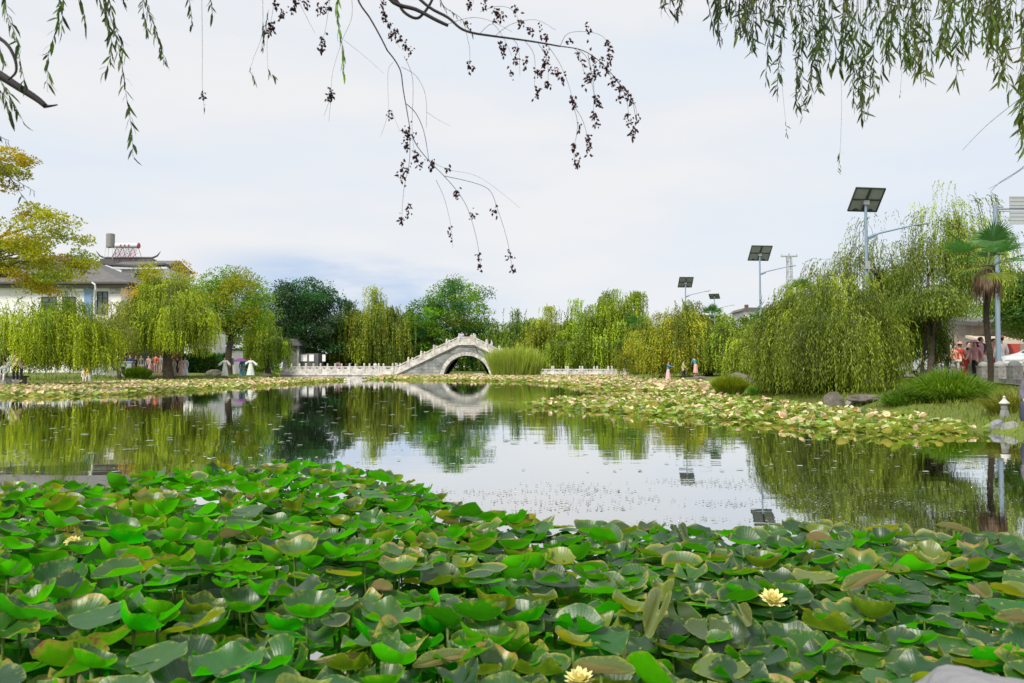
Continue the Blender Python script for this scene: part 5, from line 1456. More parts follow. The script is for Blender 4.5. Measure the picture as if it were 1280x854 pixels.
# ------------------------------------------------------------------ willow boughs hanging in from above
def smooth_path(pts, n=4):
    out = []
    for i in range(len(pts) - 1):
        p0 = pts[max(i - 1, 0)]; p1 = pts[i]; p2 = pts[i + 1]; p3 = pts[min(i + 2, len(pts) - 1)]
        for k in range(n):
            t = k / n
            out.append(0.5 * ((2 * p1) + (-p0 + p2) * t + (2 * p0 - 5 * p1 + 4 * p2 - p3) * t * t + (-p0 + 3 * p1 - 3 * p2 + p3) * t ** 3))
    out.append(pts[-1]); return out
class Bough:
    def __init__(s, label, seed):
        s.root = None; s.label = label; s.r = np.random.default_rng(seed)
        s.P, s.D, s.L, s.Wd, s.T = [], [], [], [], []
        s.tw = MB(); s.limb = MB(); s.SP, s.SD, s.SL, s.ST = [], [], [], []; s.haslimb = False
    def path(s, pp, d, d1=None):
        d1 = d1 or d
        n = len(pp)
        return smooth_path([W(a, b, d + (d1 - d) * i / max(1, n - 1)) for i, (a, b) in enumerate(pp)])
    def thick(s, pp, d, r0, r1, d1=None):
        P = s.path(pp, d, d1); k = len(P)
        s.limb.tube(P, [r0 + (r1 - r0) * (i / (k - 1)) for i in range(k)], 7); s.haslimb = True; return P
    def twig(s, pp, d, r0=.0014, r1=.0006, d1=None):
        P = s.path(pp, d, d1) if not isinstance(pp[0], Vector) else pp; k = len(P)
        s.tw.tube(P, [r0 + (r1 - r0) * (i / (k - 1)) for i in range(k)], 4, cap=False); return P
    def leaves(s, P, step, Lf, c1, c2, start=0.0, spread=.55, wf=.085):
        L_ = 0; acc = 0; tot = sum((P[i + 1] - P[i]).length for i in range(len(P) - 1))
        for i in range(len(P) - 1):
            seg = P[i + 1] - P[i]; l = seg.length; t = seg.normalized()
            while acc < l:
                f = (L_ + acc) / tot
                if f > start:
                    q = P[i] + seg * (acc / l)
                    D = np.array(t) * .55 + np.array([0, 0, -.75]) + s.r.normal(0, spread, 3)
                    s.P.append(np.array(q)); s.D.append(D); le = Lf * s.r.uniform(.55, 1.2); s.L.append(le); s.Wd.append(le * wf * s.r.uniform(.8, 1.3))
                    m_ = s.r.random(); s.T.append((c1 * m_ + c2 * (1 - m_)) * s.r.uniform(.7, 1.25))
                acc += step * s.r.uniform(.5, 1.5)
            acc -= l; L_ += l
    def seeds(s, q, n, rad, c=np.array([.05, .018, .022])):
        for k in range(n):
            v = s.r.normal(0, 1, 3) * rad * np.array([.55, .55, 1.0])
            s.SP.append(np.array(q) + v); s.SD.append(s.r.normal(0, .6, 3) + np.array([0, 0, -.8])); s.SL.append(s.r.uniform(.010, .021)); s.ST.append(c * s.r.uniform(.5, 2.0))
    def done(s, loc, cat='willow branch'):
        root = empty('willow_branch', loc, 0, s.label, cat, 'willow branches hanging in from above')
        inv = -Vector(loc)
        if s.haslimb:
            o = s.limb.build('limb', M_twig, root, smooth=True); o.location = inv
        o = s.tw.build('twigs', M_twig, root); o.location = inv
        if s.P:
            P = np.array(s.P); D = unit(np.array(s.D)); n = len(P); T = np.array(s.T); L_ = np.array(s.L)[:, None]; Wd = np.array(s.Wd)[:, None]
            rv = s.r.normal(size=(n, 3)); S = unit(np.cross(D, rv)); N = np.cross(D, S); bow = s.r.normal(0, .07, (n, 1))
            V = np.stack([P, P + D * L_ * .3 + S * Wd + N * L_ * bow, P + D * L_ * .3 - S * Wd + N * L_ * bow, P + D * L_ * .68 + S * Wd * .8 + N * L_ * bow * .8, P + D * L_ * .68 - S * Wd * .8 + N * L_ * bow * .8, P + D * L_], 1).reshape(-1, 3)
            oo = np.arange(n)[:, None] * 6
            F = np.concatenate([oo + [0, 2, 1], oo + [1, 2, 4], oo + [1, 4, 3], oo + [3, 4, 5]], 0)
            o = link('leaves', npmesh('leaves', V, F, np.repeat(T, 6, 0), smooth=True), M_leaf, root); o.location = inv
        if s.SP:
            P = np.array(s.SP); D = unit(np.array(s.SD)); n = len(P); L_ = np.array(s.SL)[:, None]
            rv = s.r.normal(size=(n, 3)); S = unit(np.cross(D, rv)); N = np.cross(D, S); w = L_ * .30
            V = np.stack([P, P + D * L_ * .45 + S * w, P + D * L_ * .45 - S * .5 * w + N * .86 * w, P + D * L_ * .45 - S * .5 * w - N * .86 * w, P + D * L_], 1).reshape(-1, 3)
            oo = np.arange(n)[:, None] * 5
            F = np.concatenate([oo + q for q in ([0, 1, 2], [0, 2, 3], [0, 3, 1], [4, 2, 1], [4, 3, 2], [4, 1, 3])], 0)
            o = link('seed_clusters', npmesh('seeds', V, F, np.repeat(np.array(s.ST), 5, 0)), M_leaf, root); o.location = inv
        return root
DK = np.array([.025, .050, .020]); DK2 = np.array([.10, .17, .02]); BRT = np.array([.17, .34, .02]); OLV = np.array([.22, .26, .03])  # dark greens have the backlit shade put into the leaf colour
# left bough
B = Bough('dark leafy willow sprays with a bare stub of branch in the top left corner', 1)
B.thick([(-60, 60), (-10, 88), (20, 107), (45, 123), (57, 133)], 2.6, .018, .009); B.thick([(57, 133), (64, 132.5), (72, 131)], 2.6, .006, .002)
B.thick([(-30, 30), (5, 52), (18, 72), (20, 90), (10, 100)], 2.5, .007, .003)
for pp, d, st, Lf in [([(5, -20), (8, 15), (20, 45), (25, 62)], 2.5, .011, .055), ([(-10, 30), (3, 70), (8, 82)], 2.4, .013, .05), ([(22, 60), (28, 90), (33, 108)], 2.6, .014, .05), ([(-8, 105), (5, 120), (12, 145)], 2.5, .009, .05), ([(0, 100), (15, 125), (28, 150)], 2.7, .011, .05),
                      ([(72, -20), (74, 20), (66, 50), (60, 75), (59, 115)], 3.0, .016, .062), ([(80, -10), (78, 20), (76, 50)], 3.0, .02, .06), ([(95, -20), (102, 5), (108, 32)], 2.9, .012, .055), ([(118, -20), (128, 10), (136, 25)], 3.0, .008, .055),
                      ([(128, -20), (134, 20), (140, 60), (132, 90)], 3.0, .010, .058), ([(130, -20), (140, 15), (150, 50), (158, 68)], 3.1, .016, .065), ([(135, 10), (146, 50), (153, 85), (158, 120), (165, 165), (166, 195)], 3.0, .017, .062),
                      ([(180, -20), (184, 10), (192, 30), (198, 50), (206, 78)], 3.0, .008, .05), ([(176, -20), (180, 20), (184, 40)], 3.1, .010, .05), ([(232, -20), (238, 8), (240, 32)], 3.0, .012, .05), ([(262, -20), (264, 5), (266, 22)], 3.0, .014, .05), ([(152, -15), (155, 5)], 3, .01, .05)]:
    P = B.twig(pp, d); B.leaves(P, st, Lf, DK, DK2, start=.05, spread=.42)
P = B.twig([(252, -20), (253, 60), (253, 110), (256, 140)], 3.0, .0008, .0004); B.leaves(P, .012, .022, DK, DK, start=.84); B.seeds(P[-4], 14, .010)
for pp in ([(-12, 160), (2, 172), (12, 176)], [(-15, 195), (10, 220), (26, 242), (34, 252)], [(10, 220), (24, 228), (44, 240)]):
    P = B.twig(pp, 2.4); B.leaves(P, .012, .03, DK, DK, start=.3)
B.done(W(-40, -40, 2.8))
# centre bough: nearly bare, seed clusters
B = Bough('almost bare twigs with dark seed clusters arching across the top middle', 2)
A_ = B.thick([(470, -25), (492, 3), (520, 12), (545, 25), (560, 32)], 3.0, .009, .0065)
B.thick([(470, -25), (495, 0), (505, 15), (520, 23), (530, 16), (540, 0), (545, -20)], 3.05, .007, .005)
A = B.thick([(505, -20), (535, 8), (560, 22), (575, 35), (590, 41), (615, 45), (645, 49), (672, 53), (700, 58)], 3.0, .0065, .003)
A2 = B.twig([(700, 58), (725, 62), (745, 73), (765, 93), (780, 112), (790, 125), (795, 150)], 3.0, .0022, .0007)
M1 = B.thick([(440, -25), (449, 3), (462, 22), (475, 45), (484, 63)], 3.1, .0042, .003)
M2 = B.twig([(484, 63), (494, 76), (501, 90), (504, 112), (508, 135), (512, 158)], 3.1, .0030, .0016)
M3 = B.twig([(508, 130), (520, 142), (530, 165), (536, 200)], 3.1, .0018, .0010)
M4 = B.twig([(515, 170), (523, 185), (538, 203), (555, 220), (572, 240), (585, 262), (596, 300), (601, 335)], 3.1, .0018, .0006)
B.twig([(555, 220), (590, 228), (612, 238), (622, 262), (634, 300), (641, 340)], 3.1, .0012, .0006)
B.twig([(512, 158), (512, 200), (505, 235), (502, 275)], 3.1, .0012, .0005); B.twig([(505, 70), (516, 100), (515, 160), (518, 190)], 3.15, .0009, .0005)
B.twig([(492, 78), (485, 90), (486, 140)], 3.1, .0006, .0004); B.twig([(486, 140), (478, 165), (474, 172)], 3.1, .0005, .0003); B.twig([(490, 140), (500, 165)], 3.1, .0005, .0003)
B.twig([(502, 84), (520, 95), (532, 120), (533, 160)], 3.1, .0009, .0005); B.twig([(533, 140), (548, 150), (564, 158)], 3.1, .0006, .0003)
B.twig([(536, 200), (560, 212), (600, 222), (650, 260)], 3.1, .0007, .0003); B.twig([(545, 225), (556, 250), (564, 285), (566, 310)], 3.15, .0008, .0004); B.twig([(430, 50), (455, 70), (480, 92)], 3.1, .0006, .0003)
for q, nn, rd in [((510, 168), 44, .020), ((508, 180), 18, .012), ((521, 192), 20, .016), ((505, 210), 30, .018), ((502, 218), 20, .014), ((540, 204), 22, .014), ((511, 262), 18, .014), ((502, 272), 14, .012), ((487, 142), 12, .012), ((572, 240), 18, .014), ((598, 318), 12, .012), ((600, 332), 12, .010), ((618, 262), 14, .012), ((637, 320), 14, .012), ((641, 336), 14, .010), ((560, 212), 12, .01), ((590, 270), 12, .012), ((524, 205), 12, .012), ((564, 292), 10, .012)]:
    B.seeds(W(q[0], q[1], 3.1), nn, rd)
# drops from the main limb
drops = [([(600, 42), (615, 30), (628, 45), (640, 70)], [(625, 55), (628, 65)]), ([(640, 48), (648, 60), (650, 95)], [(646, 62), (643, 75), (641, 90)]), ([(655, 50), (668, 70), (668, 110)], [(658, 80), (670, 90), (675, 95), (670, 115)]),
         ([(672, 53), (684, 75), (685, 108)], [(682, 62), (684, 75), (688, 90), (686, 105), (678, 80)]), ([(684, 56), (700, 80), (712, 110), (716, 130)], [(695, 88), (700, 95), (716, 124), (718, 130)]),
         ([(716, 130), (722, 155), (718, 185), (718, 205)], [(723, 158), (718, 183), (720, 190), (722, 205)]), ([(716, 130), (728, 150), (734, 170), (736, 186)], [(733, 170), (735, 178), (737, 186)]),
         ([(705, 58), (722, 64), (730, 90), (735, 95)], [(712, 52), (722, 66), (728, 80), (733, 95), (732, 100)]), ([(720, 60), (735, 75), (742, 115), (752, 133)], [(742, 72), (744, 85), (746, 95), (743, 118), (747, 128)]),
         ([(735, 68), (742, 105), (742, 140), (743, 150)], [(743, 145), (745, 155)]), ([(750, 80), (763, 95), (775, 105)], [(752, 75), (758, 85), (766, 98)]), ([(770, 100), (782, 120), (786, 145)], [(775, 108), (778, 115), (785, 120), (790, 128), (771, 118)]),
         ([(785, 115), (795, 135), (795, 150)], [(788, 155), (793, 160), (791, 166), (796, 148), (784, 145)]), ([(700, 58), (710, 42), (735, 40), (755, 47), (762, 65)], [(760, 55), (762, 62), (763, 75), (735, 37)]),
         ([(620, 44), (640, 30), (670, 25), (695, 38)], [(665, 38), (675, 36), (684, 44)]), ([(560, 30), (590, 22), (615, 27), (640, 40)], [(585, 28)]), ([(590, 40), (582, 35), (587, 60), (587, 78)], [(587, 84)]), ([(600, 15), (620, 8), (640, 12), (650, 30)], [(617, 12), (622, 18), (628, 20), (646, 12), (649, 28)]),
         ([(470, -20), (482, 20), (492, 45), (500, 60)], [(478, 8), (484, 20), (488, 30), (495, 38), (500, 45), (507, 55), (512, 65), (490, 44)]), ([(590, -20), (592, 5)], [(588, 5), (605, 5)])]
for pp, qs in drops:
    B.twig([(a, b) for a, b in pp], 3.0, .0010, .0005)
    for q in qs: B.seeds(W(q[0] + B.r.normal(0, 1), q[1] + B.r.normal(0, 1), 3.0), int(B.r.uniform(9, 20)), .011, np.array([.07, .02, .02]))
for q in [(345, 5), (352, 20), (366, 10), (382, 4), (370, 0), (400, 10), (410, 8), (404, 52), (402, 60), (415, 115), (412, 122), (340, 30), (337, 38)]: B.seeds(W(q[0], q[1], 3.0), 18, .011)
for pp in ([(328, -20), (328, 40), (318, 70), (312, 88)], [(345, -20), (340, 20), (334, 50), (335, 88)], [(370, -5), (385, 25), (394, 42)], [(415, -20), (408, 30), (403, 52)], [(438, -20), (440, 20), (428, 50), (416, 90), (414, 118)], [(414, 120), (405, 145)], [(414, 120), (411, 152)]):
    B.twig(pp, 3.0, .0008, .0004)
for pp, c in (([(312, 82), (316, 92), (320, 104)], DK), ([(334, 84), (338, 90), (344, 96)], DK), ([(328, 25), (330, 40), (328, 60)], DK), ([(336, 10), (332, 30), (330, 45)], DK)):
    P = B.path(pp, 3.0); B.leaves(P, .007, .035, DK, DK2 * .7, spread=.35)
P = B.twig([(423, -20), (422, 20), (425, 45), (430, 65), (428, 92)], 3.0); B.leaves(P, .012, .055, BRT * .7, BRT, spread=.25)
P = B.twig([(548, -10), (555, 8), (575, 22), (590, 42)], 3.0); B.leaves(P, .012, .03, DK, DK2, spread=.5)
B.done(W(500, -60, 3.0))
# right bough: dense curtain of leaves
B = Bough('dense leafy willow curtain hanging from above in the top right corner', 3)
env = [(822, -5), (838, 28), (850, 32), (858, -5), (884, -5), (900, 64), (915, 62), (935, 60), (945, 95), (962, 148), (985, 150), (1003, 165), (1020, 150), (1033, 112), (1058, 100), (1068, 150), (1078, 175), (1092, 178), (1100, 105), (1125, 85), (1150, 112), (1160, 128), (1175, 70), (1200, 118), (1215, 112), (1228, 60), (1243, 118), (1258, 128), (1268, 160), (1280, 225), (1300, 240)]
ex, ey = zip(*env)
nS = 185
for i in range(nS):
    x0 = float(B.r.uniform(880, 1300)) if i > 8 else float(B.r.uniform(826, 852))
    e = float(np.interp(x0, ex, ey))
    if e < 8: continue
    L_ = e * (B.r.uniform(.78, 1.0) if B.r.random() < .45 else B.r.uniform(.15, .8))
    drift = B.r.normal(0, 9) - 4
    d = float(B.r.uniform(2.5, 4.4))
    pp = [(x0 - drift, -35), (x0 - drift * .6, L_ * .3), (x0 - drift * .2, L_ * .65), (x0, max(2, L_ - 8))]
    P = B.twig(pp, d, .0011, .0004)
    mxr = np.clip((x0 - 950) / 300, 0, 1) * .8
    ca = DK * (1 - mxr) + OLV * mxr; cb = DK2 * (1 - mxr) + BRT * mxr
    if B.r.random() < .12: cb = OLV * 1.2
    B.leaves(P, .0145, .060, ca * .5, cb * .52, start=B.r.uniform(.0, .6), spread=.55, wf=.075)
for pp in ([(1050, 60), (1052, 130), (1050, 190), (1047, 215)], [(1128, 80), (1125, 120)], [(1082, 90), (1080, 150)], [(975, 60), (978, 110), (984, 170)]):
    P = B.twig(pp, 3.2, .0006, .0004); B.leaves(P, .014, .03, DK, DK2, start=.82)
B.twig([(1300, 105), (1260, 135), (1230, 160), (1203, 188)], 3.4, .0014, .0006); B.twig([(1300, 190), (1275, 212), (1250, 228), (1238, 240)], 3.2, .0016, .0007); B.twig([(1300, 196), (1262, 222), (1236, 236)], 3.3, .0012, .0006)
B.thick([(860, -60), (1000, -42), (1150, -34), (1320, -50)], 3.3, .012, .02)
B.done(W(1300, -50, 3.3))

# ------------------------------------------------------------------ people
M_skin = simple('skin', (.55, .33, .24), .6)
M_hair = simple('hair', (.018, .014, .013), .5)
CLOTH = {}
def cloth(c):
    k = tuple(c)
    if k not in CLOTH: CLOTH[k] = simple('cloth', k, .85, var=.18, scale=9)
    return CLOTH[k]
POSES = {
 'stand': dict(le=(.24, .02, 1.12), lh=(.25, -.10, .86), re=(-.24, .02, 1.12), rh=(-.24, -.10, .86)),
 'arms_out': dict(le=(.40, -.04, 1.18), lh=(.60, -.12, .98), re=(-.40, -.04, 1.18), rh=(-.60, -.12, .98)),
 'forward': dict(le=(.22, -.22, 1.24), lh=(.14, -.46, 1.22), re=(-.22, -.22, 1.24), rh=(-.12, -.46, 1.24)),
 'phone': dict(le=(.22, -.12, 1.12), lh=(.08, -.30, 1.36), re=(-.22, -.12, 1.12), rh=(-.07, -.30, 1.36)),
 'walk': dict(le=(.23, .12, 1.14), lh=(.23, .10, .90), re=(-.23, -.10, 1.14), rh=(-.22, -.28, .98), lk=(.09, -.16, .50), la=(.09, -.10, .09), rk=(-.09, .06, .48), ra=(-.09, .30, .12)),
 'lean': dict(le=(.20, -.32, 1.05), lh=(.12, -.44, .86), re=(-.20, -.32, 1.05), rh=(-.12, -.44, .86), lean=.26),
 'sit': dict(le=(.23, -.06, 1.10), lh=(.12, -.30, .96), re=(-.23, -.06, 1.10), rh=(-.12, -.30, .96), sit=True),
}
_cache = {}
def skin_mesh(name, nodes, edges, root=0, sub=1):
    me = bpy.data.meshes.new('t'); me.from_pydata([n[:3] for n in nodes], edges, [])
    ob = bpy.data.objects.new('t', me); COL.objects.link(ob)
    ob.modifiers.new('s', 'SKIN'); sm = ob.modifiers.new('b', 'SUBSURF'); sm.levels = sub; sm.render_levels = sub
    sv = me.skin_vertices[0].data
    for i, n in enumerate(nodes):
        r = n[3]; sv[i].radius = (r, n[4] if len(n) > 4 else r); sv[i].use_root = (i == root)
    dg = bpy.context.evaluated_depsgraph_get(); dg.update()
    ev = ob.evaluated_get(dg); out = bpy.data.meshes.new_from_object(ev); out.name = name
    bpy.data.objects.remove(ob, do_unlink=True); bpy.data.meshes.remove(me)
    out.materials.clear(); out.materials.append(None)
    out.polygons.foreach_set('use_smooth', np.ones(len(out.polygons), bool)); out.polygons.foreach_set('material_index', np.zeros(len(out.polygons), np.int32))
    return out
def joints(pose):
    p = dict(lk=(.09, -.02, .48), la=(.09, .01, .08), rk=(-.09, -.02, .48), ra=(-.09, .01, .08)); p.update(POSES[pose])
    ln = p.get('lean', 0)
    def up(q): 
        z = q[2]; k = (z - .92) / .55
        return (q[0], q[1] - ln * max(0, k), z - ln * .25 * max(0, k) ** 2)
    if p.get('sit'):
        p['lk'] = (.11, -.44, .94); p['rk'] = (-.11, -.44, .94); p['la'] = (.11, -.46, .50); p['ra'] = (-.11, -.46, .50)
    p['up'] = up; return p
def body_mesh(pose):
    key = ('body', pose)
    if key in _cache: return _cache[key]
    p = joints(pose); up = p['up']
    N = [(0, 0, .93, .13, .10), (*up((0, 0, 1.08)), .105, .085), (*up((0, .01, 1.24)), .135, .095), (*up((0, .01, 1.38)), .10, .08), (*up((0, .0, 1.47)), .052), (*up((0, -.01, 1.535)), .075, .085), (*up((0, -.01, 1.62)), .082, .098), (*up((0, .0, 1.695)), .045, .055)]
    E = [(i, i + 1) for i in range(7)]
    for s, e, h, k, a in ((1, 'le', 'lh', 'lk', 'la'), (-1, 're', 'rh', 'rk', 'ra')):
        b = len(N); sh = up((.165 * s, .01, 1.39)); el = p[e]; ha = p[h]
        v = Vector(ha) - Vector(el); v.normalize(); hd = Vector(ha) + v * .05
        N += [(*sh, .055), (*el, .040), (*ha, .026), (*hd, .036, .018)]
        E += [(3, b), (b, b + 1), (b + 1, b + 2), (b + 2, b + 3)]
        sd_ = v.cross(Vector((0, 1, .2))).normalized() if abs(v.y) < .9 else Vector((1, 0, 0))
        f = len(N)
        for q in range(4):
            o_ = sd_ * (.027 - .018 * q); t1 = hd + v * .03 + o_; t2 = hd + v * (.055 + .012 * (q in (1, 2))) + o_ * 1.15 + Vector((0, -.008, 0))
            N += [(*t1, .0085), (*t2, .007)]; E += [(b + 3, f + 2 * q), (f + 2 * q, f + 2 * q + 1)]
        th = len(N); t1 = Vector(ha) + v * .03 + sd_ * .036; t2 = t1 + v * .03 + sd_ * .012
        N += [(*t1, .010), (*t2, .008)]; E += [(b + 2, th), (th, th + 1)]
        L0 = len(N); hp = (.085 * s, 0, .90); kn = p[k]; an = p[a]
        N += [(*hp, .085), (*kn, .055), (*an, .038), (an[0], an[1] - .02, max(.035, an[2] - .05), .036), (an[0] * 1.05, an[1] - .16, max(.03, an[2] - .055), .036, .026)]
        E += [(0, L0), (L0, L0 + 1), (L0 + 1, L0 + 2), (L0 + 2, L0 + 3), (L0 + 3, L0 + 4)]
    nz_ = len(N); N += [(*up((0, -.112, 1.60)), .012)]; E += [(6, nz_)]
    _cache[key] = skin_mesh('person_body', N, E); return _cache[key]
def shirt_mesh(pose, long=True, loose=0):
    key = ('shirt', pose, long, loose)
    if key in _cache: return _cache[key]
    p = joints(pose); up = p['up']; g = .022 + loose
    N = [(*up((0, 0, .86 if not p.get('sit') else .93)), .135 + g, .11 + g), (*up((0, 0, 1.06)), .115 + g, .095 + g), (*up((0, .01, 1.24)), .140 + g, .10 + g), (*up((0, .01, 1.385)), .105 + g, .085 + g), (*up((0, .01, 1.44)), .062, .06)]
    E = [(0, 1), (1, 2), (2, 3), (3, 4)]
    for s, e, h in ((1, 'le', 'lh'), (-1, 're', 'rh')):
        b = len(N); sh = up((.165 * s, .01, 1.385)); el = Vector(p[e]); ha = Vector(p[h])
        N += [(*sh, .062 + g * .6), (*el, .048 + g * .6 + loose)]; E += [(3, b), (b, b + 1)]
        if long: N += [(*el.lerp(ha, .88), .036 + g * .6 + loose * 2.2)]; E += [(b + 1, b + 2)]
    _cache[key] = skin_mesh('shirt', N, E, root=1); return _cache[key]
def trouser_mesh(pose, short=False):
    key = ('tr', pose, short)
    if key in _cache: return _cache[key]
    p = joints(pose); N = [(0, 0, .97, .135, .11), (0, 0, .90, .13, .11)]; E = [(0, 1)]
    for s, k, a in ((1, 'lk', 'la'), (-1, 'rk', 'ra')):
        b = len(N); kn = Vector(p[k]); an = Vector(p[a])
        N += [(.085 * s, 0, .86, .095), (*kn, .070)]; E += [(1, b), (b, b + 1)]
        if not short: N += [(*kn.lerp(an, .93), .058)]; E += [(b + 1, b + 2)]
    _cache[key] = skin_mesh('trousers', N, E, root=1); return _cache[key]
def skirt_mesh(hem, w, top=1.0, sit=False):
    key = ('sk', hem, w, top)
    if key in _cache: return _cache[key]
    bm = bmesh.new(); rings = []
    n = 28
    for i in range(8):
        t = i / 7; z = top + (hem - top) * t; r = .125 + (w - .125) * t ** .8
        rings.append([bm.verts.new(((r * (1 + .07 * t * math.sin(7 * 2 * math.pi * k / n))) * math.cos(2 * math.pi * k / n), (r * .82 * (1 + .07 * t * math.sin(7 * 2 * math.pi * k / n))) * math.sin(2 * math.pi * k / n), z)) for k in range(n)])
    for i in range(7):
        for k in range(n): bm.faces.new((rings[i][k], rings[i + 1][k], rings[i + 1][(k + 1) % n], rings[i][(k + 1) % n]))
    bm.faces.new(rings[0]); bmesh.ops.recalc_face_normals(bm, faces=bm.faces)
    me = bpy.data.meshes.new('skirt'); bm.to_mesh(me); bm.free(); me.materials.append(None)
    me.polygons.foreach_set('use_smooth', np.ones(len(me.polygons), bool)); _cache[key] = me; return me
def hair_mesh(pose, long):
    key = ('hair', pose, long)
    if key in _cache: return _cache[key]
    up = joints(pose)['up']; c = Vector(up((0, .012, 1.635)))
    bm = bmesh.new(); bmesh.ops.create_icosphere(bm, subdivisions=3, radius=1)
    for v in bm.verts: v.co = Vector((v.co.x * .092, v.co.y * .108, v.co.z * .094))
    bmesh.ops.delete(bm, geom=[v for v in bm.verts if (v.co.y < -.035 and v.co.z < .035) or (v.co.z < -.03 and v.co.y < .02)], context='VERTS')
    for v in bm.verts:
        if long and v.co.z < 0 and v.co.y > .02: v.co.z = v.co.z * 4.2; v.co.x *= .9
        v.co += c
    me = bpy.data.meshes.new('hair'); bm.to_mesh(me); bm.free(); me.materials.append(None)
    me.polygons.foreach_set('use_smooth', np.ones(len(me.polygons), bool)); _cache[key] = me; return me
def part(name, me, m, root):
    o = bpy.data.objects.new(name, me); COL.objects.link(o); o.parent = root
    o.material_slots[0].link = 'OBJECT'; o.material_slots[0].material = m
    return o
def person(px, d, zfeet, h, pose, top, bottom, label, rz=0, kind='trousers', long_hair=False, hair=None, hat=None, bag=None, loose=0, hem=.12, w=.28, sleeves=True, group=None):
    """h = standing height in metres; bottom = colour of trousers, skirt or robe"""
    s = h / 1.72; x = X(px, d)
    z = zfeet if pose != 'sit' else zfeet - .84 * s      # seated: zfeet is the height of the seat
    root = empty('person', (x, d, z), R(rz), label, 'person', group)
    root.scale = (s, s, s)
    part('body', body_mesh(pose), M_skin, root)
    part('shirt', shirt_mesh(pose, sleeves, loose), cloth(top), root)
    if kind == 'trousers': part('trousers', trouser_mesh(pose), cloth(bottom), root)
    elif kind == 'shorts': part('shorts', trouser_mesh(pose, True), cloth(bottom), root)
    elif kind == 'skirt': part('skirt', skirt_mesh(hem, w), cloth(bottom), root)
    elif kind == 'robe': part('robe', skirt_mesh(hem, w, 1.18), cloth(bottom), root)
    part('hair', hair_mesh(pose, long_hair), hair or M_hair, root)
    up = joints(pose)['up']
    if hat is not None:
        c = up((0, 0, 1.68)); mb = MB(); mb.lathe([(.20, c[2] - .01), (.20, c[2]), (.105, c[2] + .01), (.09, c[2] + .09), (.01, c[2] + .10)], (c[0], c[1], 0), 18)
        me = mb.mesh('hat', True); me.materials.append(cloth(hat)); o = bpy.data.objects.new('hat', me); COL.objects.link(o); o.parent = root
    if bag is not None:
        c = up((0, .19, 1.24)); mb = MB(); mb.box((0, c[1], c[2]), (.30, .16, .42), bevel=.05)
        me = mb.mesh('backpack'); me.materials.append(cloth(bag)); o = bpy.data.objects.new('backpack', me); COL.objects.link(o); tag(o, 'backpack on the back of the ' + label[:60].split(' with')[0].split(',')[0], 'backpack')
        o.location = root.matrix_basis @ Vector((0, 0, 0)); o.rotation_euler = root.rotation_euler; o.scale = root.scale
    return root
WHT = (.75, .74, .72); BLK = (.02, .02, .025); NVY = (.04, .06, .13); PNK = (.70, .33, .40); RED = (.55, .06, .05); ORG = (.60, .18, .07); BEI = (.50, .40, .28); BLU = (.18, .32, .50); TEA = (.07, .25, .28); GRY = (.25, .26, .28); PEA = (.75, .36, .25); LAV = (.55, .55, .70)
# far left group
gl = 'people beside the left-edge willow'
person(20, 41, .33, 1.72, 'phone', (.62, .64, .60), BLK, 'standing person in a pale shirt and dark trousers at the left edge willow', 40, group=gl)
person(27.5, 40.5, .33, 1.55, 'lean', (.52, .42, .26), BLK, 'person bending forward in a beige top beside the stone ledge', -50, group=gl)
person(6.5, 42, .65, 1.65, 'sit', (.60, .64, .68), WHT, 'person in a pale blue-white shirt sitting on the stone ledge', 15, group=gl)
person(-2, 42.8, .33, 1.7, 'stand', WHT, BLU, 'person in white cut off by the left edge of the photo', 0, kind='skirt', group=gl)
person(106, 48.2, .40, 1.15, 'sit', (.70, .60, .45), WHT, 'child in a cream top sitting low by the lily bed', 30, group=gl, hair=simple('hair_light', (.25, .16, .06), .6))
person(112.5, 48, .12, 1.25, 'lean', (.80, .55, .05), WHT, 'child in a bright yellow top by the lily bed', -30, group=gl, hair=simple('hair_y', (.6, .42, .06), .7))
lg = empty('stone_ledge', (X(4, 42), 42.3, .3), 0, 'weathered stone ledge at the left edge of the photo', 'ledge')
mb = MB(); mb.box((0, 0, .02), (1.9, .7, .5), bevel=.03); mb.build('base', M_stone_g, lg)
mb = MB(); mb.box((0, 0, .30), (2.05, .85, .09), bevel=.02); mb.build('slab', M_rock, lg)
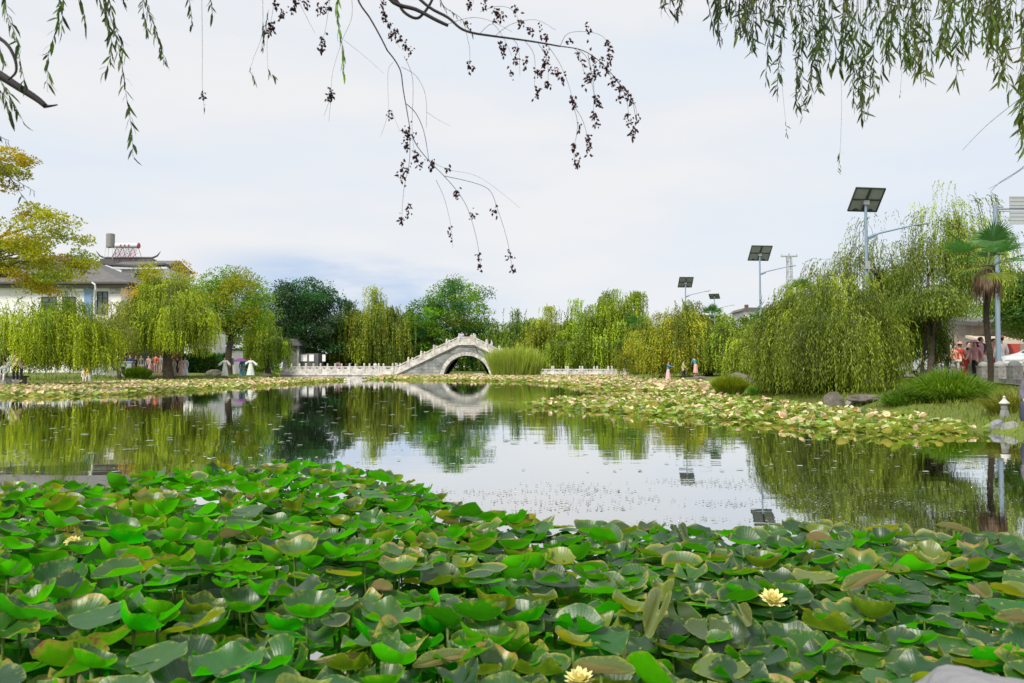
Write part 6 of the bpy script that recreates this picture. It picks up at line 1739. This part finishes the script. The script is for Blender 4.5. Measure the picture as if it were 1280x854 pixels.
# crowd behind the round bush
gc = 'crowd on the left bank behind the lily bed'
for px, d, h, pose, t, b, kd, lb, rz in [
  (150, 66, 1.6, 'stand', (.35, .12, .08), BLK, 'trousers', 'person in a dark red top at the left end of the crowd behind the planter', 10),
  (163, 65, 1.7, 'stand', NVY, BLK, 'trousers', 'tall person in navy standing behind the round bush', -20),
  (170, 66, 1.6, 'phone', BLK, BLK, 'trousers', 'person all in black right of the one in navy', 30),
  (177, 65, 1.62, 'stand', (.15, .17, .16), (.4, .4, .42), 'trousers', 'person in dark green-grey beside the round bush', 0),
  (188, 64, 1.55, 'lean', (.55, .40, .38), PNK, 'skirt', 'bending person with a pale pink skirt right of the round bush', 60),
  (195, 65, 1.72, 'stand', (.60, .14, .06), (.3, .28, .3), 'trousers', 'person in a bright orange-red top among the crowd', 180),
  (201, 66, 1.65, 'stand', GRY, BEI, 'trousers', 'person in grey right of the orange-red top', 10),
  (204.5, 63.5, 1.68, 'walk', WHT, (.6, .6, .62), 'trousers', 'person in white walking left of the big willow trunk', 90),
  (218, 62.5, 1.5, 'stand', (.5, .48, .40), (.45, .4, .33), 'skirt', 'person in pale khaki just right of the big willow trunk', -30),
  (222, 63.5, 1.6, 'stand', BLK, BLK, 'trousers', 'small dark figure right of the big willow trunk', 0),
  (227, 62.5, 1.62, 'stand', (.70, .45, .48), (.72, .48, .50), 'robe', 'person in a long pale pink dress under the rounded willow', 0),
  (231.5, 63, 1.66, 'stand', (.62, .70, .76), (.62, .70, .76), 'robe', 'person in a long pale blue dress under the rounded willow', 10),
  (303, 65.5, 1.6, 'stand', TEA, (.12, .28, .32), 'robe', 'person in teal holding the purple umbrella', 10),
  (186, 66.5, 1.6, 'stand', (.45, .30, .28), NVY, 'trousers', 'person in dull rose at the back of the crowd', 0)]:
    person(px, d, max(.25, gz1(X(px, d), d)), h, pose, t, b, lb, rz, kind=kd, long_hair=(kd != 'trousers'), group=gc)
person(281.5, 64.3, max(.25, gz1(X(281.5, 64.3), 64.3)), 1.66, 'arms_out', (.78, .80, .76), (.74, .78, .74), 'person in a long white dress with spread sleeves beside the brownish rock', -15, kind='robe', long_hair=True, loose=.03, w=.30, group='two people in long white robes')
person(313.5, 68, .3, 1.68, 'arms_out', (.76, .79, .74), (.72, .77, .73), 'person in a wide sleeved white robe right of the purple umbrella', 15, kind='robe', long_hair=True, loose=.03, w=.36, hair=simple('hair_brown', (.16, .07, .04), .6), group='two people in long white robes')
um = empty('umbrella', (X(303, 65.3), 65.2, gz1(X(303, 65.3), 65.3) + 1.2), R(35), 'purple umbrella held between the two robed people', 'umbrella')
mb = MB(); mb.tube([(0, 0, 0), (-.15, -.1, .75)], .012, 5); mb.build('shaft', M_dark, um)
mb = MB(); mb.lathe([(.62, .47), (.60, .52), (.42, .66), (.2, .74), (.02, .78)], (-.15, -.1, 0), 10); o = mb.build('canopy', cloth((.20, .06, .22)), um, smooth=False)
# on the bridge
gb = 'people on the bridge'
def on_bridge(px, depth): 
    return (prz(px * 1.0) - .15) if 493 < px < 670 else (bz(467.3) if px < 493 else bz(470.6))
for px, dy, h, pose, t, b, lb, rz in [
  (421.5, 1.6, 1.55, 'stand', (.08, .09, .16), BLK, 'person in dark blue on the left causeway', 0),
  (424, 2.4, 1.6, 'stand', (.45, .20, .12), BLK, 'person in rust brown behind the one in dark blue on the causeway', 10),
  (469, .8, 1.60, 'stand', (.78, .74, .70), WHT, 'person in white at the balustrade of the left causeway', 160),
  (527.5, 1.2, 1.40, 'walk', PEA, GRY, 'lowest climber in peach on the left slope of the arch', 90),
  (544, 1.5, 1.45, 'walk', (.30, .14, .12), GRY, 'person in dull red halfway up the arch', 90),
  (577.5, .9, 1.70, 'phone', (.60, .68, .80), BLU, 'person in pale blue on top of the arch', 0),
  (583, 1.8, 1.66, 'stand', BLK, BLK, 'person in black on top of the arch', 170),
  (589.5, 1.0, 1.5, 'stand', (.72, .45, .42), WHT, 'person in pink on top of the arch right of the one in black', 0),
  (614.5, 1.2, 1.85, 'walk', (.60, .60, .78), (.5, .5, .62), 'person in lavender walking down the right slope of the arch', -90),
  (627.5, 1.0, 1.5, 'stand', (.75, .66, .60), WHT, 'person in cream low on the right slope just above the reeds', 20)]:
    person(px, BD + dy, on_bridge(px, dy), h, pose, t, b, lb, rz, group=gb)
# right bank
grb = 'three people on the right bank under the yellow-tinged willow'
zz = gz1(X(835, 61), 61)
person(835, 61.5, max(.08, gz1(X(835, 61.5), 61.5)), 1.52, 'forward', (.10, .24, .36), (.72, .44, .44), 'person in a blue top and long pink skirt stretching the arms forward', 70, kind='skirt', long_hair=True, hem=.05, w=.32, group=grb)
person(854, 61.3, max(.10, gz1(X(854, 61.3), 61.3)), 1.58, 'walk', (.42, .42, .14), BLK, 'person in an olive-yellow jacket and black trousers', 80, group=grb)
person(869.5, 58.8, .42, 1.60, 'lean', (.05, .24, .26), (.70, .40, .34), 'person in a teal top and pink skirt stooping on the stone step', 200, kind='skirt', hem=.3, w=.22, group=grb)
# crowd behind the stone posts
gr_ = 'crowd behind the stone posts on the right'
for px, d, h, pose, t, b, kd, lb, rz, ex_ in [
  (1173, 38, 1.78, 'stand', (.55, .22, .10), BEI, 'trousers', 'standing person in burnt orange behind the seated one in peach', 0, {}),
  (1187, 37.5, 1.9, 'stand', (.46, .46, .44), BLK, 'trousers', 'tall person in a loose grey-white cape and black trousers', 170, dict(loose=.07)),
  (1200, 34, 1.62, 'stand', RED, RED, 'trousers', 'person in red beside the grey-white cape', 0, dict(hat=(.75, .25, .2))),
  (1211, 35, 1.70, 'stand', GRY, (.3, .3, .32), 'trousers', 'person in grey at the back of the crowd', 0, {}),
  (1210.5, 31.5, 1.35, 'stand', (.60, .38, .16), (.55, .5, .5), 'skirt', 'person in tan brown with a light skirt in front of the one in grey', 40, {}),
  (1219, 30.6, 1.58, 'walk', PNK, BLK, 'trousers', 'walking person in a pink top and black trousers', -60, dict(hat=(.80, .30, .50))),
  (1226.5, 31.5, 1.78, 'stand', (.72, .40, .52), BEI, 'trousers', 'person in pink carrying a black backpack', 70, dict(bag=BLK)),
  (1242.5, 31, 1.70, 'stand', PEA, RED, 'trousers', 'person in peach half hidden by the metal pole', 0, {}),
  (1251.5, 29.5, 1.72, 'stand', (.80, .70, .66), BLK, 'trousers', 'person in a white top and black trousers just right of the metal pole', 180, dict(hat=(.6, .1, .1))),
  (1164, 40, 1.7, 'stand', (.65, .65, .62), NVY, 'trousers', 'person in off-white left of the burnt orange one', 0, {}),
  (1094, 36, 1.72, 'stand', (.60, .25, .15), GRY, 'trousers', 'person in orange glimpsed through the huge near willow', 0, {}),
  (1105, 36.5, 1.72, 'stand', (.65, .70, .78), GRY, 'trousers', 'person in pale blue glimpsed through the huge near willow', 0, {})]:
    person(px, d, .585, h, pose, t, b, lb, rz, kind=kd, group=gr_, **ex_)
person(1193.5, 34.0, 1.32, 1.6, 'sit', PEA, (.70, .70, .68), 'person in peach and white sitting on the second stone post', 0, group=gr_)
person(1207, 30.9, .585, 1.05, 'stand', RED, RED, 'small child in red between the second and third stone posts', 0, group=gr_)
person(1232, 30.5, .585, 1.2, 'stand', (.75, .75, .76), WHT, 'short person in white left of the palm trunk', 0, kind='skirt', group=gr_)
# seated person at the right edge, trousered leg and bare foot on the rocks
person(1296, 13.2, .40, 1.68, 'sit', (.12, .11, .14), (.045, .05, .075), 'person in dark trousers sitting barefoot on the rocks at the right edge', -48, long_hair=True)

# ------------------------------------------------------------------ cars on the road
def car(x, y, z, rz, col, label, col2=None):
    root = empty('parked_car', (x, y, z), rz, label, 'car', 'cars on the road behind the right bank')
    mp_ = simple('car_paint', col, .25, .1, spec=.6)
    body = [(-2.15, .35), (-2.2, .75), (-2.0, .93), (-1.2, 1.0), (-.55, 1.45), (1.0, 1.48), (1.75, 1.05), (2.15, .95), (2.22, .6), (2.15, .35)]
    mb = MB(); mb.prism(body, -.86, .86); bmesh.ops.bevel(mb.bm, geom=[e for e in mb.bm.edges], offset=.07, segments=2, affect='EDGES'); mb.build('body', mp_, root, smooth=False)
    mb = MB(); 
    for s in (-1, 1): mb.prism([(-.98, 1.04), (-.48, 1.38), (.22, 1.40), (.22, 1.04)], s * .875 - .01, s * .875 + .01)
    mb.build('side_window', M_glass, root)
    mb = MB()
    for s in (-1, 1): mb.prism([(.32, 1.04), (.32, 1.40), (.95, 1.40), (1.5, 1.06)], s * .875 - .01, s * .875 + .01)
    mb.build('side_window', M_glass, root)
    mb = MB(); mb.box((-.93, 0, 1.24), (.03, 1.45, .62), rot=Euler((0, R(56), 0))); mb.build('windscreen', M_glass, root)
    if col2:
        mb = MB(); mb.prism([(-2.0, .55), (-2.0, .8), (2.0, .8), (2.0, .55)], -.875, .875); mb.build('side_stripe', simple('stripe', col2, .4), root)
    for xx in (-1.35, 1.35):
        for s in (-1, 1):
            mb = MB(); mb.tube([(xx, s * .68, .32), (xx, s * .885, .32)], .32, 20); w_ = mb.build('wheel', M_dark, root)
            mb = MB(); mb.tube([(xx, s * .70, .32), (xx, s * .90, .32)], .19, 14); mb.build('rim', M_metal, w_)
    for s in (-1, 1):
        mb = MB(); mb.box((-2.16, s * .62, .76), (.1, .36, .16), bevel=.02); mb.build('headlight', simple('lamp_glass', (.7, .7, .68), .15), root)
    return root
car(20.15, 27.6, .585, R(8), (.70, .72, .74), 'white and green car at the right edge behind the stone posts', (.05, .35, .12))
car(X(1120, 44), 44, .586, R(-80), (.62, .68, .76), 'pale car glimpsed through the middle of the huge near willow')
car(X(1150, 41), 41, .586, R(-85), (.66, .70, .78), 'pale blue-white car glimpsed left of the seated person in peach')
car(X(1060, 47), 47, .56, R(-78), (.70, .72, .76), 'white car glimpsed through the left of the huge near willow')
